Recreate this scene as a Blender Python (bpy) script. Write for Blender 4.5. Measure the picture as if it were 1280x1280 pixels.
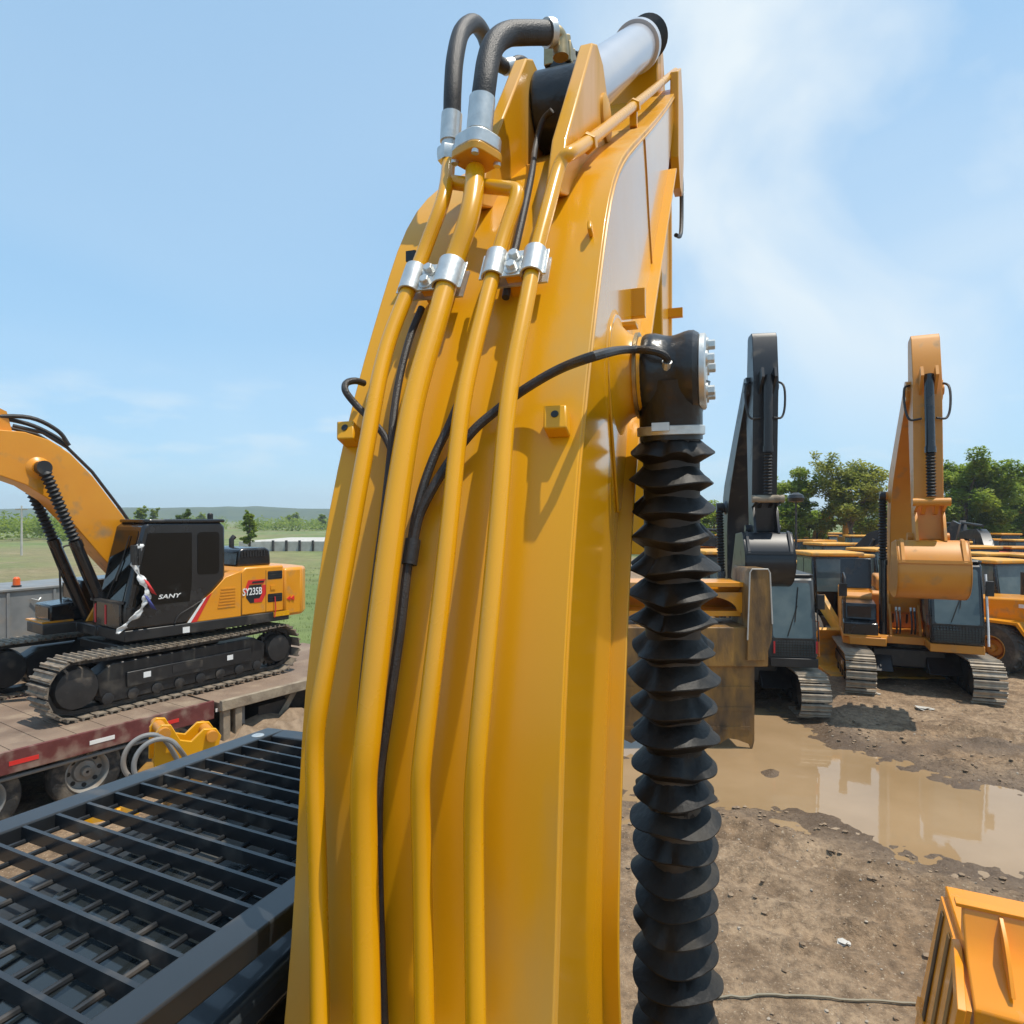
import bpy, bmesh, math, random
import numpy as np
from mathutils import Vector, Matrix, noise as mnoise
R = math.radians
for o in list(bpy.data.objects): bpy.data.objects.remove(o)
scene = bpy.context.scene
col = scene.collection

# ---------------------------------------------------------------- camera, sky, sun, exposure
CAM_H, FPX, HOR = 4.3, 820.0, 648.0           # eye height, focal length and horizon in photo pixels (1280 wide)
cd = bpy.data.cameras.new('camera'); cam = bpy.data.objects.new('camera', cd); col.objects.link(cam)
cam.location = (0, 0, CAM_H); cam.rotation_euler = (R(90), 0, 0)
cd.sensor_width = 36; cd.lens = FPX / 1280 * 36; cd.shift_y = (HOR - 640) / 1280
cd.clip_start = 0.05; cd.clip_end = 6000
scene.camera = cam
SUN_TO = Vector((0.32, -0.10, 1.0)).normalized()      # direction towards the sun
sun_el = math.asin(SUN_TO.z); sun_az = math.atan2(SUN_TO.x, SUN_TO.y)
world = bpy.data.worlds.new('World'); scene.world = world; world.use_nodes = True
nt = world.node_tree; nt.nodes.clear()
wo = nt.nodes.new('ShaderNodeOutputWorld'); bg = nt.nodes.new('ShaderNodeBackground')
sky = nt.nodes.new('ShaderNodeTexSky'); sky.sky_type = 'NISHITA'; sky.sun_disc = False
sky.sun_elevation = sun_el; sky.sun_rotation = sun_az
sky.air_density = 1.0; sky.dust_density = 0.25; sky.ozone_density = 2.2
bg.inputs['Strength'].default_value = 0.15
tc = nt.nodes.new('ShaderNodeTexCoord')
sep = nt.nodes.new('ShaderNodeSeparateXYZ'); nt.links.new(tc.outputs['Generated'], sep.inputs[0])
# thin cirrus: planar projection of the view direction on a cloud layer
mx = nt.nodes.new('ShaderNodeMath'); mx.operation = 'MAXIMUM'; mx.inputs[1].default_value = 0.03
nt.links.new(sep.outputs['Z'], mx.inputs[0])
ad = nt.nodes.new('ShaderNodeMath'); ad.operation = 'ADD'; ad.inputs[1].default_value = 0.12
nt.links.new(mx.outputs[0], ad.inputs[0])
dx = nt.nodes.new('ShaderNodeMath'); dx.operation = 'DIVIDE'
dy = nt.nodes.new('ShaderNodeMath'); dy.operation = 'DIVIDE'
nt.links.new(sep.outputs['X'], dx.inputs[0]); nt.links.new(ad.outputs[0], dx.inputs[1])
nt.links.new(sep.outputs['Y'], dy.inputs[0]); nt.links.new(ad.outputs[0], dy.inputs[1])
cmb = nt.nodes.new('ShaderNodeCombineXYZ')
nt.links.new(dx.outputs[0], cmb.inputs[0]); nt.links.new(dy.outputs[0], cmb.inputs[1])
mp = nt.nodes.new('ShaderNodeMapping'); mp.inputs['Scale'].default_value = (0.62, 0.42, 1)
mp.inputs['Rotation'].default_value = (0, 0, R(34)); mp.inputs['Location'].default_value = (0.35, 2.2, 0)
nt.links.new(cmb.outputs[0], mp.inputs[0])
n1 = nt.nodes.new('ShaderNodeTexNoise'); n1.inputs['Scale'].default_value = 0.85
n1.inputs['Detail'].default_value = 5; n1.inputs['Roughness'].default_value = 0.38; n1.inputs['Distortion'].default_value = 0.6
nt.links.new(mp.outputs[0], n1.inputs['Vector'])
cr = nt.nodes.new('ShaderNodeValToRGB')
cr.color_ramp.elements[0].position = 0.40; cr.color_ramp.elements[0].color = (0, 0, 0, 1)
cr.color_ramp.elements[1].position = 0.66; cr.color_ramp.elements[1].color = (0.85, 0.85, 0.85, 1)
nt.links.new(n1.outputs[0], cr.inputs[0])
mix = nt.nodes.new('ShaderNodeMix'); mix.data_type = 'RGBA'
mix.inputs['B'].default_value = (4.7, 5.1, 5.25, 1)
gam = nt.nodes.new('ShaderNodeGamma'); gam.inputs[1].default_value = 0.32; nt.links.new(sky.outputs[0], gam.inputs[0])
tint = nt.nodes.new('ShaderNodeMix'); tint.data_type = 'RGBA'; tint.blend_type = 'MULTIPLY'; tint.inputs['Factor'].default_value = 1
tint.inputs['B'].default_value = (1.64, 2.40, 2.98, 1); nt.links.new(gam.outputs[0], tint.inputs['A'])
bank = nt.nodes.new('ShaderNodeMapRange'); bank.interpolation_type = 'SMOOTHSTEP'
for i_, v_ in ((1, -0.5), (2, 0.55), (3, 0.22), (4, 1.0)): bank.inputs[i_].default_value = v_
nt.links.new(sep.outputs['X'], bank.inputs[0])
cf = nt.nodes.new('ShaderNodeMath'); cf.operation = 'MULTIPLY'; nt.links.new(cr.outputs[0], cf.inputs[0]); nt.links.new(bank.outputs[0], cf.inputs[1])
def dirmask(d, a, b_):
    dn = nt.nodes.new('ShaderNodeVectorMath'); dn.operation = 'DOT_PRODUCT'; nt.links.new(tc.outputs['Generated'], dn.inputs[0]); dn.inputs[1].default_value = Vector(d).normalized()
    r_ = nt.nodes.new('ShaderNodeMapRange'); r_.interpolation_type = 'SMOOTHSTEP'; r_.inputs[1].default_value = a; r_.inputs[2].default_value = b_
    nt.links.new(dn.outputs['Value'], r_.inputs[0]); return r_.outputs[0]
n2 = nt.nodes.new('ShaderNodeTexNoise'); n2.inputs['Scale'].default_value = 2.6; n2.inputs['Detail'].default_value = 6; n2.inputs['Roughness'].default_value = 0.5; n2.inputs['Distortion'].default_value = 0.4
nt.links.new(tc.outputs['Generated'], n2.inputs['Vector'])
def mth(op, a, b_):
    q_ = nt.nodes.new('ShaderNodeMath'); q_.operation = op; q_.use_clamp = True
    for i_, x_ in enumerate((a, b_)):
        if isinstance(x_, float): q_.inputs[i_].default_value = x_
        else: nt.links.new(x_, q_.inputs[i_])
    return q_.outputs[0]
nr = nt.nodes.new('ShaderNodeMapRange'); nr.inputs[1].default_value = 0.30; nr.inputs[2].default_value = 0.58; nt.links.new(n2.outputs[0], nr.inputs[0])
bigc = mth('MULTIPLY', mth('MULTIPLY', dirmask((0.66, 1.0, 0.70), 0.87, 0.985), nr.outputs[0]), 0.88)
sq_ = nt.nodes.new('ShaderNodeVectorMath'); sq_.operation = 'MULTIPLY'; sq_.inputs[1].default_value = (1, 1, 3.2); nt.links.new(tc.outputs['Generated'], sq_.inputs[0])
n3 = nt.nodes.new('ShaderNodeTexNoise'); n3.inputs['Scale'].default_value = 9; n3.inputs['Detail'].default_value = 5; nt.links.new(sq_.outputs[0], n3.inputs['Vector'])
n3r = nt.nodes.new('ShaderNodeMapRange'); n3r.inputs[1].default_value = 0.45; n3r.inputs[2].default_value = 0.70; nt.links.new(n3.outputs[0], n3r.inputs[0])
lowm = nt.nodes.new('ShaderNodeMapRange'); lowm.interpolation_type = 'SMOOTHSTEP'; lowm.inputs[1].default_value = 0.24; lowm.inputs[2].default_value = 0.13; nt.links.new(sep.outputs['Z'], lowm.inputs[0])
low2 = nt.nodes.new('ShaderNodeMapRange'); low2.interpolation_type = 'SMOOTHSTEP'; low2.inputs[1].default_value = 0.02; low2.inputs[2].default_value = 0.10; nt.links.new(sep.outputs['Z'], low2.inputs[0])
puff = mth('MULTIPLY', mth('MULTIPLY', mth('MULTIPLY', lowm.outputs[0], low2.outputs[0]), n3r.outputs[0]), 0.42)
tot = mth('MAXIMUM', mth('MAXIMUM', mth('MULTIPLY', cf.outputs[0], 0.55), bigc), puff)
nt.links.new(tot, mix.inputs['Factor']); nt.links.new(tint.outputs['Result'], mix.inputs['A'])
nt.links.new(mix.outputs['Result'], bg.inputs['Color']); nt.links.new(bg.outputs[0], wo.inputs[0])
sl = bpy.data.lights.new('sun', 'SUN'); sl.energy = 3.7; sl.angle = R(0.5); sl.color = (1.0, 0.93, 0.82)
so = bpy.data.objects.new('sun', sl); col.objects.link(so)
so.rotation_euler = (-SUN_TO).to_track_quat('-Z', 'Y').to_euler(); so.location = (0, 0, 60)
vs = scene.view_settings; vs.view_transform = 'Standard'; vs.look = 'None'; vs.exposure = 0.35; vs.gamma = 1.0
scene.render.engine = 'CYCLES'

# ---------------------------------------------------------------- pixel helpers (photo pixels -> rays)
def P(px, py, d): return Vector(((px - 640) / FPX * d, d, CAM_H - (py - HOR) / FPX * d))
def G(px, py, h=0.0):
    d = FPX * (CAM_H - h) / (py - HOR); return Vector(((px - 640) / FPX * d, d, h))

# ---------------------------------------------------------------- materials
MATS = {}
def mat(name, c, rough=0.5, metal=0.0, c2=None, nscale=6.0, lo=0.35, hi=0.7, bump=0.0, bscale=60.0, coat=0.0,
        rvar=0.0, dirt=None, damt=0.0, dscale=3.0, spec=0.5, stretch=None):
    m = bpy.data.materials.new(name); m.use_nodes = True; t = m.node_tree; b = t.nodes['Principled BSDF']
    b.inputs['Roughness'].default_value = rough; b.inputs['Metallic'].default_value = metal
    b.inputs['Coat Weight'].default_value = coat; b.inputs['Coat Roughness'].default_value = 0.06
    b.inputs['Specular IOR Level'].default_value = spec
    tcn = t.nodes.new('ShaderNodeTexCoord'); vec = tcn.outputs['Object']
    if stretch:
        mpn = t.nodes.new('ShaderNodeMapping'); mpn.inputs['Scale'].default_value = stretch
        t.links.new(vec, mpn.inputs[0]); vec = mpn.outputs[0]
    src = None
    def ns(scale, det=5):
        n = t.nodes.new('ShaderNodeTexNoise'); n.inputs['Scale'].default_value = scale; n.inputs['Detail'].default_value = det
        t.links.new(vec, n.inputs['Vector']); return n.outputs[0]
    def ramp(s, a, bb):
        r = t.nodes.new('ShaderNodeMapRange'); r.inputs[1].default_value = a; r.inputs[2].default_value = bb
        r.clamp = True; t.links.new(s, r.inputs[0]); return r.outputs[0]
    c2 = c2 or tuple(min(1, x * 1.12) for x in c)
    mxn = t.nodes.new('ShaderNodeMix'); mxn.data_type = 'RGBA'
    mxn.inputs['A'].default_value = (*c, 1); mxn.inputs['B'].default_value = (*c2, 1)
    t.links.new(ramp(ns(nscale), lo, hi), mxn.inputs['Factor']); src = mxn.outputs['Result']
    if dirt:
        m2 = t.nodes.new('ShaderNodeMix'); m2.data_type = 'RGBA'; m2.inputs['B'].default_value = (*dirt, 1)
        dr = ramp(ns(dscale, 8), 0.62 - 0.3 * damt, 0.82 - 0.2 * damt)
        t.links.new(src, m2.inputs['A']); t.links.new(dr, m2.inputs['Factor']); src = m2.outputs['Result']
        mr = t.nodes.new('ShaderNodeMapRange'); mr.inputs[3].default_value = rough; mr.inputs[4].default_value = max(rough, 0.8)
        t.links.new(dr, mr.inputs[0]); t.links.new(mr.outputs[0], b.inputs['Roughness'])
    elif rvar:
        mr = t.nodes.new('ShaderNodeMapRange'); mr.inputs[3].default_value = max(0.02, rough - rvar); mr.inputs[4].default_value = rough + rvar
        t.links.new(ns(nscale * 2.3), mr.inputs[0]); t.links.new(mr.outputs[0], b.inputs['Roughness'])
    t.links.new(src, b.inputs['Base Color'])
    if bump:
        bn = t.nodes.new('ShaderNodeBump'); bn.inputs['Strength'].default_value = bump; bn.inputs['Distance'].default_value = 0.02
        t.links.new(ns(bscale), bn.inputs['Height']); t.links.new(bn.outputs[0], b.inputs['Normal'])
    MATS[name] = m; return m
mat('boom_yellow', (0.66, 0.306, 0.003), 0.30, c2=(0.70, 0.328, 0.004), nscale=2, coat=0.08, spec=0.4, rvar=0.06, bump=0.05, bscale=5, dirt=(0.48, 0.29, 0.07), damt=0.34, dscale=3.2, stretch=(1, 1, .3))
mat('boom_side', (0.64, 0.300, 0.004), 0.17, c2=(0.67, 0.32, 0.005), nscale=2, coat=0.45, rvar=0.05, bump=0.06, bscale=3)
mat('pipe_yellow', (0.67, 0.318, 0.003), 0.28, c2=(0.71, 0.335, 0.004), nscale=4, coat=0.15, rvar=0.05)
mat('orange_paint', (0.70, 0.265, 0.008), 0.35, c2=(0.74, 0.30, 0.012), nscale=2, coat=0.2, dirt=(0.30, 0.20, 0.10), damt=0.12, dscale=3)
mat('arm_orange', (0.56, 0.215, 0.020), 0.42, c2=(0.61, 0.245, 0.026), nscale=2, coat=0.08, dirt=(0.30, 0.20, 0.10), damt=0.1, dscale=3)
mat('far_yellow', (0.66, 0.31, 0.03), 0.5, dirt=(0.30, 0.22, 0.12), damt=0.25, dscale=2)
mat('hopper_orange', (0.74, 0.255, 0.004), 0.25, coat=0.3, nscale=2, dirt=(0.35, 0.2, 0.08), damt=0.03)
mat('black_paint', (0.012, 0.012, 0.013), 0.38, c2=(0.022, 0.021, 0.02), nscale=4, dirt=(0.10, 0.085, 0.065), damt=0.22, dscale=2.5)
mat('cab_black', (0.008, 0.008, 0.009), 0.25, c2=(0.014, 0.014, 0.015), nscale=3, coat=0.3, dirt=(0.06, 0.052, 0.042), damt=0.10, dscale=2)
mat('boom_black', (0.010, 0.010, 0.012), 0.40, nscale=3, coat=0.1, dirt=(0.09, 0.075, 0.06), damt=0.15)
mat('guard_blue', (0.013, 0.015, 0.017), 0.42, c2=(0.020, 0.022, 0.025), nscale=3, coat=0.25, dirt=(0.13, 0.11, 0.09), damt=0.2, dscale=5)
mat('roof_dark', (0.028, 0.034, 0.040), 0.28, c2=(0.040, 0.047, 0.054), nscale=3, coat=0.3, dirt=(0.13, 0.12, 0.10), damt=0.12, dscale=3)
mat('glass_dark', (0.012, 0.016, 0.018), 0.05, nscale=2, c2=(0.02, 0.024, 0.026), dirt=(0.075, 0.07, 0.06), damt=0.15, dscale=2)
mat('glass_grey', (0.07, 0.10, 0.105), 0.06, nscale=1.5, c2=(0.12, 0.155, 0.155), lo=.4, hi=.6)
mat('glass_black', (0.003, 0.0035, 0.0035), 0.05, nscale=2, spec=0.35, dirt=(0.03, 0.028, 0.025), damt=0.0, dscale=1.5)
mat('rubber', (0.014, 0.014, 0.015), 0.55, c2=(0.024, 0.023, 0.022), nscale=30, bump=0.15, bscale=180)
mat('bellows', (0.0075, 0.0062, 0.0048), 0.55, c2=(0.015, 0.0127, 0.0100), nscale=6, bump=0.35, bscale=16, dirt=(0.050, 0.043, 0.034), damt=0.26, dscale=6, spec=0.38)
mat('hose', (0.020, 0.018, 0.017), 0.5, c2=(0.035, 0.031, 0.028), nscale=25, bump=0.25, bscale=240)
mat('zinc', (0.55, 0.56, 0.54), 0.42, 0.75, c2=(0.68, 0.68, 0.65), nscale=30, bump=0.05, bscale=90, rvar=0.08)
mat('brass_metal', (0.30, 0.22, 0.11), 0.42, 0.85, c2=(0.42, 0.34, 0.20), nscale=25)
mat('barrel_grey', (0.42, 0.43, 0.46), 0.28, 0.15, c2=(0.48, 0.48, 0.50), nscale=3, coat=0.3)
mat('black_wrap', (0.012, 0.012, 0.013), 0.30, c2=(0.02, 0.02, 0.02), nscale=8, bump=0.5, bscale=9)
mat('steel_shoe', (0.16, 0.13, 0.10), 0.62, 0.25, c2=(0.34, 0.28, 0.21), nscale=7, bump=0.3, bscale=50, dirt=(0.33, 0.25, 0.17), damt=0.45, dscale=4)
mat('steel_shoe_pale', (0.26, 0.215, 0.165), 0.62, 0.25, c2=(0.42, 0.36, 0.28), nscale=7, bump=0.3, bscale=50, dirt=(0.40, 0.31, 0.21), damt=0.45, dscale=4)
mat('dark_steel', (0.022, 0.021, 0.021), 0.5, 0.2, c2=(0.035, 0.032, 0.03), nscale=5, dirt=(0.13, 0.105, 0.08), damt=0.35, dscale=4)
mat('worn_yellow', (0.33, 0.165, 0.028), 0.5, c2=(0.12, 0.066, 0.026), nscale=1.6, lo=0.30, hi=0.66, dirt=(0.060, 0.038, 0.020), damt=0.50, dscale=2.6, bump=0.4, bscale=14, stretch=(1.6, 1.6, 0.55))
mat('trailer_red', (0.105, 0.022, 0.020), 0.6, c2=(0.15, 0.038, 0.034), nscale=6, dirt=(0.28, 0.21, 0.16), damt=0.4, dscale=3)
mat('deck_mud', (0.235, 0.165, 0.115), 0.8, c2=(0.14, 0.095, 0.066), nscale=1.4, bump=0.6, bscale=18, dirt=(0.32, 0.245, 0.17), damt=0.35, dscale=1.7)
mat('tyre', (0.020, 0.019, 0.018), 0.8, c2=(0.032, 0.03, 0.028), nscale=14, dirt=(0.19, 0.155, 0.115), damt=0.5, dscale=4, bump=0.3, bscale=40)
mat('tyre_grey', (0.060, 0.056, 0.050), 0.85, c2=(0.10, 0.09, 0.078), nscale=14, dirt=(0.22, 0.18, 0.13), damt=0.4, dscale=4, bump=0.3, bscale=40)
mat('rim_grey', (0.23, 0.225, 0.21), 0.55, 0.3, c2=(0.32, 0.30, 0.27), nscale=7, dirt=(0.24, 0.19, 0.14), damt=0.35, dscale=4)
mat('plate_grey', (0.16, 0.165, 0.165), 0.5, c2=(0.23, 0.23, 0.225), nscale=2.4, dirt=(0.25, 0.21, 0.17), damt=0.35, dscale=2)
mat('concrete', (0.42, 0.39, 0.34), 0.85, c2=(0.55, 0.52, 0.47), nscale=1.5, bump=0.3, bscale=20)
mat('post_steel', (0.22, 0.17, 0.12), 0.7, c2=(0.34, 0.28, 0.20), nscale=5, dirt=(0.12, 0.09, 0.06), damt=0.35, dscale=4, bump=0.3, bscale=30)
mat('timber', (0.34, 0.25, 0.15), 0.8, c2=(0.48, 0.37, 0.24), nscale=6, bump=0.4, bscale=30)
mat('white_paint', (0.80, 0.80, 0.78), 0.5, nscale=4, c2=(0.7, 0.69, 0.66))
mat('red_paint', (0.60, 0.025, 0.02), 0.45, nscale=4)
mat('red_cloth', (0.55, 0.03, 0.03), 0.7)
mat('blue_cloth', (0.05, 0.06, 0.22), 0.7)
mat('white_film', (0.62, 0.62, 0.60), 0.35, c2=(0.8, 0.8, 0.78), nscale=14, bump=0.6, bscale=25)
mat('black_print', (0.012, 0.012, 0.012), 0.5)
mat('orange_lamp', (0.75, 0.12, 0.02), 0.3)
mat('orange_rail', (0.70, 0.16, 0.02), 0.45)
mat('stone', (0.40, 0.34, 0.27), 0.85, c2=(0.26, 0.21, 0.16), nscale=3, bump=0.4, bscale=15)
mat('clod', (0.17, 0.115, 0.07), 0.9, c2=(0.30, 0.215, 0.14), nscale=6, bump=0.7, bscale=20)
mat('cable', (0.23, 0.20, 0.14), 0.7)
mat('bark', (0.10, 0.075, 0.055), 0.85, c2=(0.16, 0.125, 0.095), nscale=6, bump=0.6, bscale=18)
mat('red_cover', (0.42, 0.03, 0.03), 0.6)
def leafmat(name, c, c2):
    m = mat(name, c, 0.55, c2=c2, nscale=0.55, lo=0.38, hi=0.62, spec=0.3)
    t = m.node_tree; b = t.nodes['Principled BSDF']; out = t.nodes['Material Output']
    tr = t.nodes.new('ShaderNodeBsdfTranslucent'); ms = t.nodes.new('ShaderNodeMixShader'); ms.inputs[0].default_value = 0.55
    src = b.inputs['Base Color'].links[0].from_socket
    t.links.new(src, tr.inputs[0]); t.links.new(b.outputs[0], ms.inputs[1]); t.links.new(tr.outputs[0], ms.inputs[2])
    t.links.new(ms.outputs[0], out.inputs[0]); return m
leafmat('leaf_green', (0.185, 0.265, 0.032), (0.29, 0.355, 0.048))
leafmat('leaf_lime', (0.235, 0.32, 0.038), (0.33, 0.39, 0.052))
leafmat('leaf_olive', (0.225, 0.255, 0.046), (0.32, 0.33, 0.062))
leafmat('leaf_dark', (0.090, 0.145, 0.032), (0.145, 0.20, 0.045))
leafmat('grass_blade', (0.085, 0.155, 0.028), (0.16, 0.21, 0.05))

# ---------------------------------------------------------------- mesh helpers
class MB:
    def __init__(s): s.v = []; s.f = []
    def add(s, v, f):
        n = len(s.v); s.v += [tuple(p) for p in v]; s.f += [tuple(i + n for i in q) for q in f]; return s
    def box(s, c, d, rot=None):
        hx, hy, hz = d[0] / 2, d[1] / 2, d[2] / 2; c = Vector(c)
        v = [Vector((x, y, z)) for x in (-hx, hx) for y in (-hy, hy) for z in (-hz, hz)]
        if rot is not None: v = [rot @ p for p in v]
        return s.add([c + p for p in v], [(0, 1, 3, 2), (4, 6, 7, 5), (0, 4, 5, 1), (2, 3, 7, 6), (0, 2, 6, 4), (1, 5, 7, 3)])
    def b2(s, x0, x1, y0, y1, z0, z1): return s.box(((x0 + x1) / 2, (y0 + y1) / 2, (z0 + z1) / 2), (abs(x1 - x0), abs(y1 - y0), abs(z1 - z0)))
    def prism(s, poly, a, b, fn=lambda p, q, t: (p, t, q)):
        n = len(poly); v = [fn(p, q, a) for p, q in poly] + [fn(p, q, b) for p, q in poly]
        f = [tuple(range(n - 1, -1, -1)), tuple(range(n, 2 * n))] + [(i, (i + 1) % n, n + (i + 1) % n, n + i) for i in range(n)]
        return s.add(v, f)
    def tube(s, pts, r, seg=10, caps=True):
        pts = [Vector(p) for p in pts]; n = len(pts); rr = r if isinstance(r, (list, tuple)) else [r] * n
        T = [(pts[min(i + 1, n - 1)] - pts[max(i - 1, 0)]).normalized() for i in range(n)]
        a = Vector((0, 0, 1)) if abs(T[0].z) < 0.9 else Vector((1, 0, 0))
        N = (a - T[0] * a.dot(T[0])).normalized(); v = []
        for i in range(n):
            N = (N - T[i] * N.dot(T[i])).normalized(); B = T[i].cross(N)
            for k in range(seg):
                an = 2 * math.pi * k / seg; v.append(pts[i] + (N * math.cos(an) + B * math.sin(an)) * rr[i])
        f = [(i * seg + k, i * seg + (k + 1) % seg, (i + 1) * seg + (k + 1) % seg, (i + 1) * seg + k) for i in range(n - 1) for k in range(seg)]
        if caps: f += [tuple(range(seg - 1, -1, -1)), tuple(range((n - 1) * seg, n * seg))]
        return s.add(v, f)
    def lathe(s, prof, p0, ax, seg=24, caps=True, ph=0.0):
        p0 = Vector(p0); ax = Vector(ax).normalized(); a = Vector((0, 0, 1)) if abs(ax.z) < 0.9 else Vector((1, 0, 0))
        N = (a - ax * a.dot(ax)).normalized(); B = ax.cross(N); v = []; n = len(prof)
        for r, h in prof:
            for k in range(seg):
                an = 2 * math.pi * k / seg + ph; v.append(p0 + ax * h + (N * math.cos(an) + B * math.sin(an)) * r)
        f = [(i * seg + k, i * seg + (k + 1) % seg, (i + 1) * seg + (k + 1) % seg, (i + 1) * seg + k) for i in range(n - 1) for k in range(seg)]
        if caps: f += [tuple(range(seg - 1, -1, -1)), tuple(range((n - 1) * seg, n * seg))]
        return s.add(v, f)
    def grid(s, rows):
        n = len(rows); m = len(rows[0])
        return s.add([p for r in rows for p in r], [(i * m + k, i * m + k + 1, (i + 1) * m + k + 1, (i + 1) * m + k) for i in range(n - 1) for k in range(m - 1)])
    def mesh(s, name, m, norm=True, ang=32):
        me = bpy.data.meshes.new(name); me.from_pydata(s.v, [], s.f)
        if norm:
            bm = bmesh.new(); bm.from_mesh(me); bmesh.ops.recalc_face_normals(bm, faces=bm.faces); bm.to_mesh(me); bm.free()
        me.polygons.foreach_set('use_smooth', [True] * len(me.polygons))
        me.set_sharp_from_angle(angle=R(ang)); me.materials.append(MATS[m]); me.update(); return me
    def build(s, name, m, parent=None, bevel=0, norm=True, rz=0, ang=32):
        o = bpy.data.objects.new(name, s.mesh(name, m, norm, ang)); col.objects.link(o)
        if parent: o.parent = parent
        if rz: o.rotation_euler.z = rz
        if bevel:
            bv = o.modifiers.new('bevel', 'BEVEL'); bv.width = bevel; bv.segments = 2; bv.limit_method = 'ANGLE'; bv.angle_limit = R(40)
        return o
def inst(o, parent=None, loc=None, rot=None):
    c = o.copy(); col.objects.link(c)
    if parent: c.parent = parent
    if loc is not None: c.location = loc
    if rot is not None: c.rotation_euler = rot
    return c
def thing(name, label, cat, loc=(0, 0, 0), rz=0, group=None, sc=1):
    o = bpy.data.objects.new(name, None); col.objects.link(o); o.location = loc; o.rotation_euler.z = rz; o.scale = (sc,) * 3
    o.empty_display_size = 0.2; o['label'] = label; o['category'] = cat
    if group: o['group'] = group
    return o
def tag(o, label, cat, group=None):
    o['label'] = label; o['category'] = cat
    if group: o['group'] = group
    return o
def copy_tree(o, parent=None):
    c = o.copy(); col.objects.link(c)
    if parent: c.parent = parent
    for ch in list(o.children): copy_tree(ch, c)
    return c
def spline(pts, n=6):
    pts = [Vector(p) for p in pts]; q = [pts[0] * 2 - pts[1]] + pts + [pts[-1] * 2 - pts[-2]]; out = []
    for i in range(1, len(q) - 2):
        for k in range(n):
            t = k / n; a, b, c, d = q[i - 1], q[i], q[i + 1], q[i + 2]
            out.append(0.5 * ((2 * b) + (c - a) * t + (2 * a - 5 * b + 4 * c - d) * t * t + (3 * b - a - 3 * c + d) * t ** 3))
    out.append(pts[-1]); return out
def rounded(x0, x1, y0, y1, r, n=4):
    out = []
    for cx, cy, a0 in ((x1 - r, y1 - r, 0), (x0 + r, y1 - r, 90), (x0 + r, y0 + r, 180), (x1 - r, y0 + r, 270)):
        for k in range(n + 1):
            a = R(a0 + 90 * k / n); out.append((cx + r * math.cos(a), cy + r * math.sin(a)))
    return out
def hexbolt(p, ax, r, h, washer=True):
    b = MB(); ax = Vector(ax).normalized(); p = Vector(p)
    if washer: b.lathe([(r * 1.55, 0), (r * 1.55, h * .22)], p, ax, 16)
    b.lathe([(r, h * .2), (r, h * .92), (r * .86, h)], p, ax, 6); return b
def text_mesh(body, size, depth, m, name='lettering', shear=0.0, sx=1.0):
    cu = bpy.data.curves.new(name, 'FONT'); cu.body = body; cu.size = size; cu.extrude = depth; cu.shear = shear
    cu.align_x = 'CENTER'; cu.align_y = 'CENTER'; cu.offset = size * 0.012
    o = bpy.data.objects.new(name, cu); col.objects.link(o); bpy.context.view_layer.update()
    me = bpy.data.meshes.new_from_object(o.evaluated_get(bpy.context.evaluated_depsgraph_get()))
    bpy.data.objects.remove(o); me.materials.clear(); me.materials.append(MATS[m])
    r = bpy.data.objects.new(name, me); col.objects.link(r); r.scale.x = sx; return r

# ---------------------------------------------------------------- ground
def axis(lo, hi, fine, lo_far, hi_far):
    a = list(np.arange(lo, hi, fine)); s = fine; x = a[-1]
    while x < hi_far: s *= 1.25; x += s; a.append(x)
    s = fine; x = a[0]; pre = []
    while x > lo_far: s *= 1.25; x -= s; pre.append(x)
    return np.array(pre[::-1] + a)
gx = axis(0.2, 15.0, 0.055, -1500, 1500); gy = axis(4.6, 18.5, 0.055, -120, 1600)
GX, GY = np.meshgrid(gx, gy)
rng = np.random.RandomState(5)
def vnoise(x, y, seed, sc):
    x = x / sc; y = y / sc; xi = np.floor(x).astype(int); yi = np.floor(y).astype(int); fx = x - xi; fy = y - yi
    fx = fx * fx * (3 - 2 * fx); fy = fy * fy * (3 - 2 * fy)
    def h(a, b):
        v = np.sin((a * 127.1 + b * 311.7 + seed * 74.7) % 1000.0) * 43758.5453; return v - np.floor(v)
    return (h(xi, yi) * (1 - fx) + h(xi + 1, yi) * fx) * (1 - fy) + (h(xi, yi + 1) * (1 - fx) + h(xi + 1, yi + 1) * fx) * fy
def fbm(x, y, seed, sc, o=4):
    t = 0; a = 1; s = 0
    for k in range(o): t = t + a * vnoise(x, y, seed + k, sc / 2 ** k); s += a; a *= 0.5
    return t / s
pud_px = [(760, 985), (800, 900), (860, 880), (930, 872), (985, 898), (1040, 926), (1090, 940), (1140, 957), (1210, 978), (1300, 988), (1420, 1010),
          (1440, 1130), (1330, 1112), (1270, 1102), (1200, 1088), (1110, 1062), (1050, 1036), (990, 1016), (930, 1003), (880, 1000), (800, 1010)]
pud = np.array([G(*p)[:2] for p in pud_px])
def sdist(X, Y, poly):
    d = np.full(X.shape, 1e9); ins = np.zeros(X.shape, bool); n = len(poly)
    for i in range(n):
        a = poly[i]; b = poly[(i + 1) % n]; e = b - a
        t = np.clip(((X - a[0]) * e[0] + (Y - a[1]) * e[1]) / (e @ e), 0, 1)
        d = np.minimum(d, np.hypot(X - a[0] - t * e[0], Y - a[1] - t * e[1]))
        c = ((a[1] > Y) != (b[1] > Y)) & (X < (b[0] - a[0]) * (Y - a[1]) / (b[1] - a[1] + 1e-12) + a[0]); ins ^= c
    return np.where(ins, -d, d)
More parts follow.
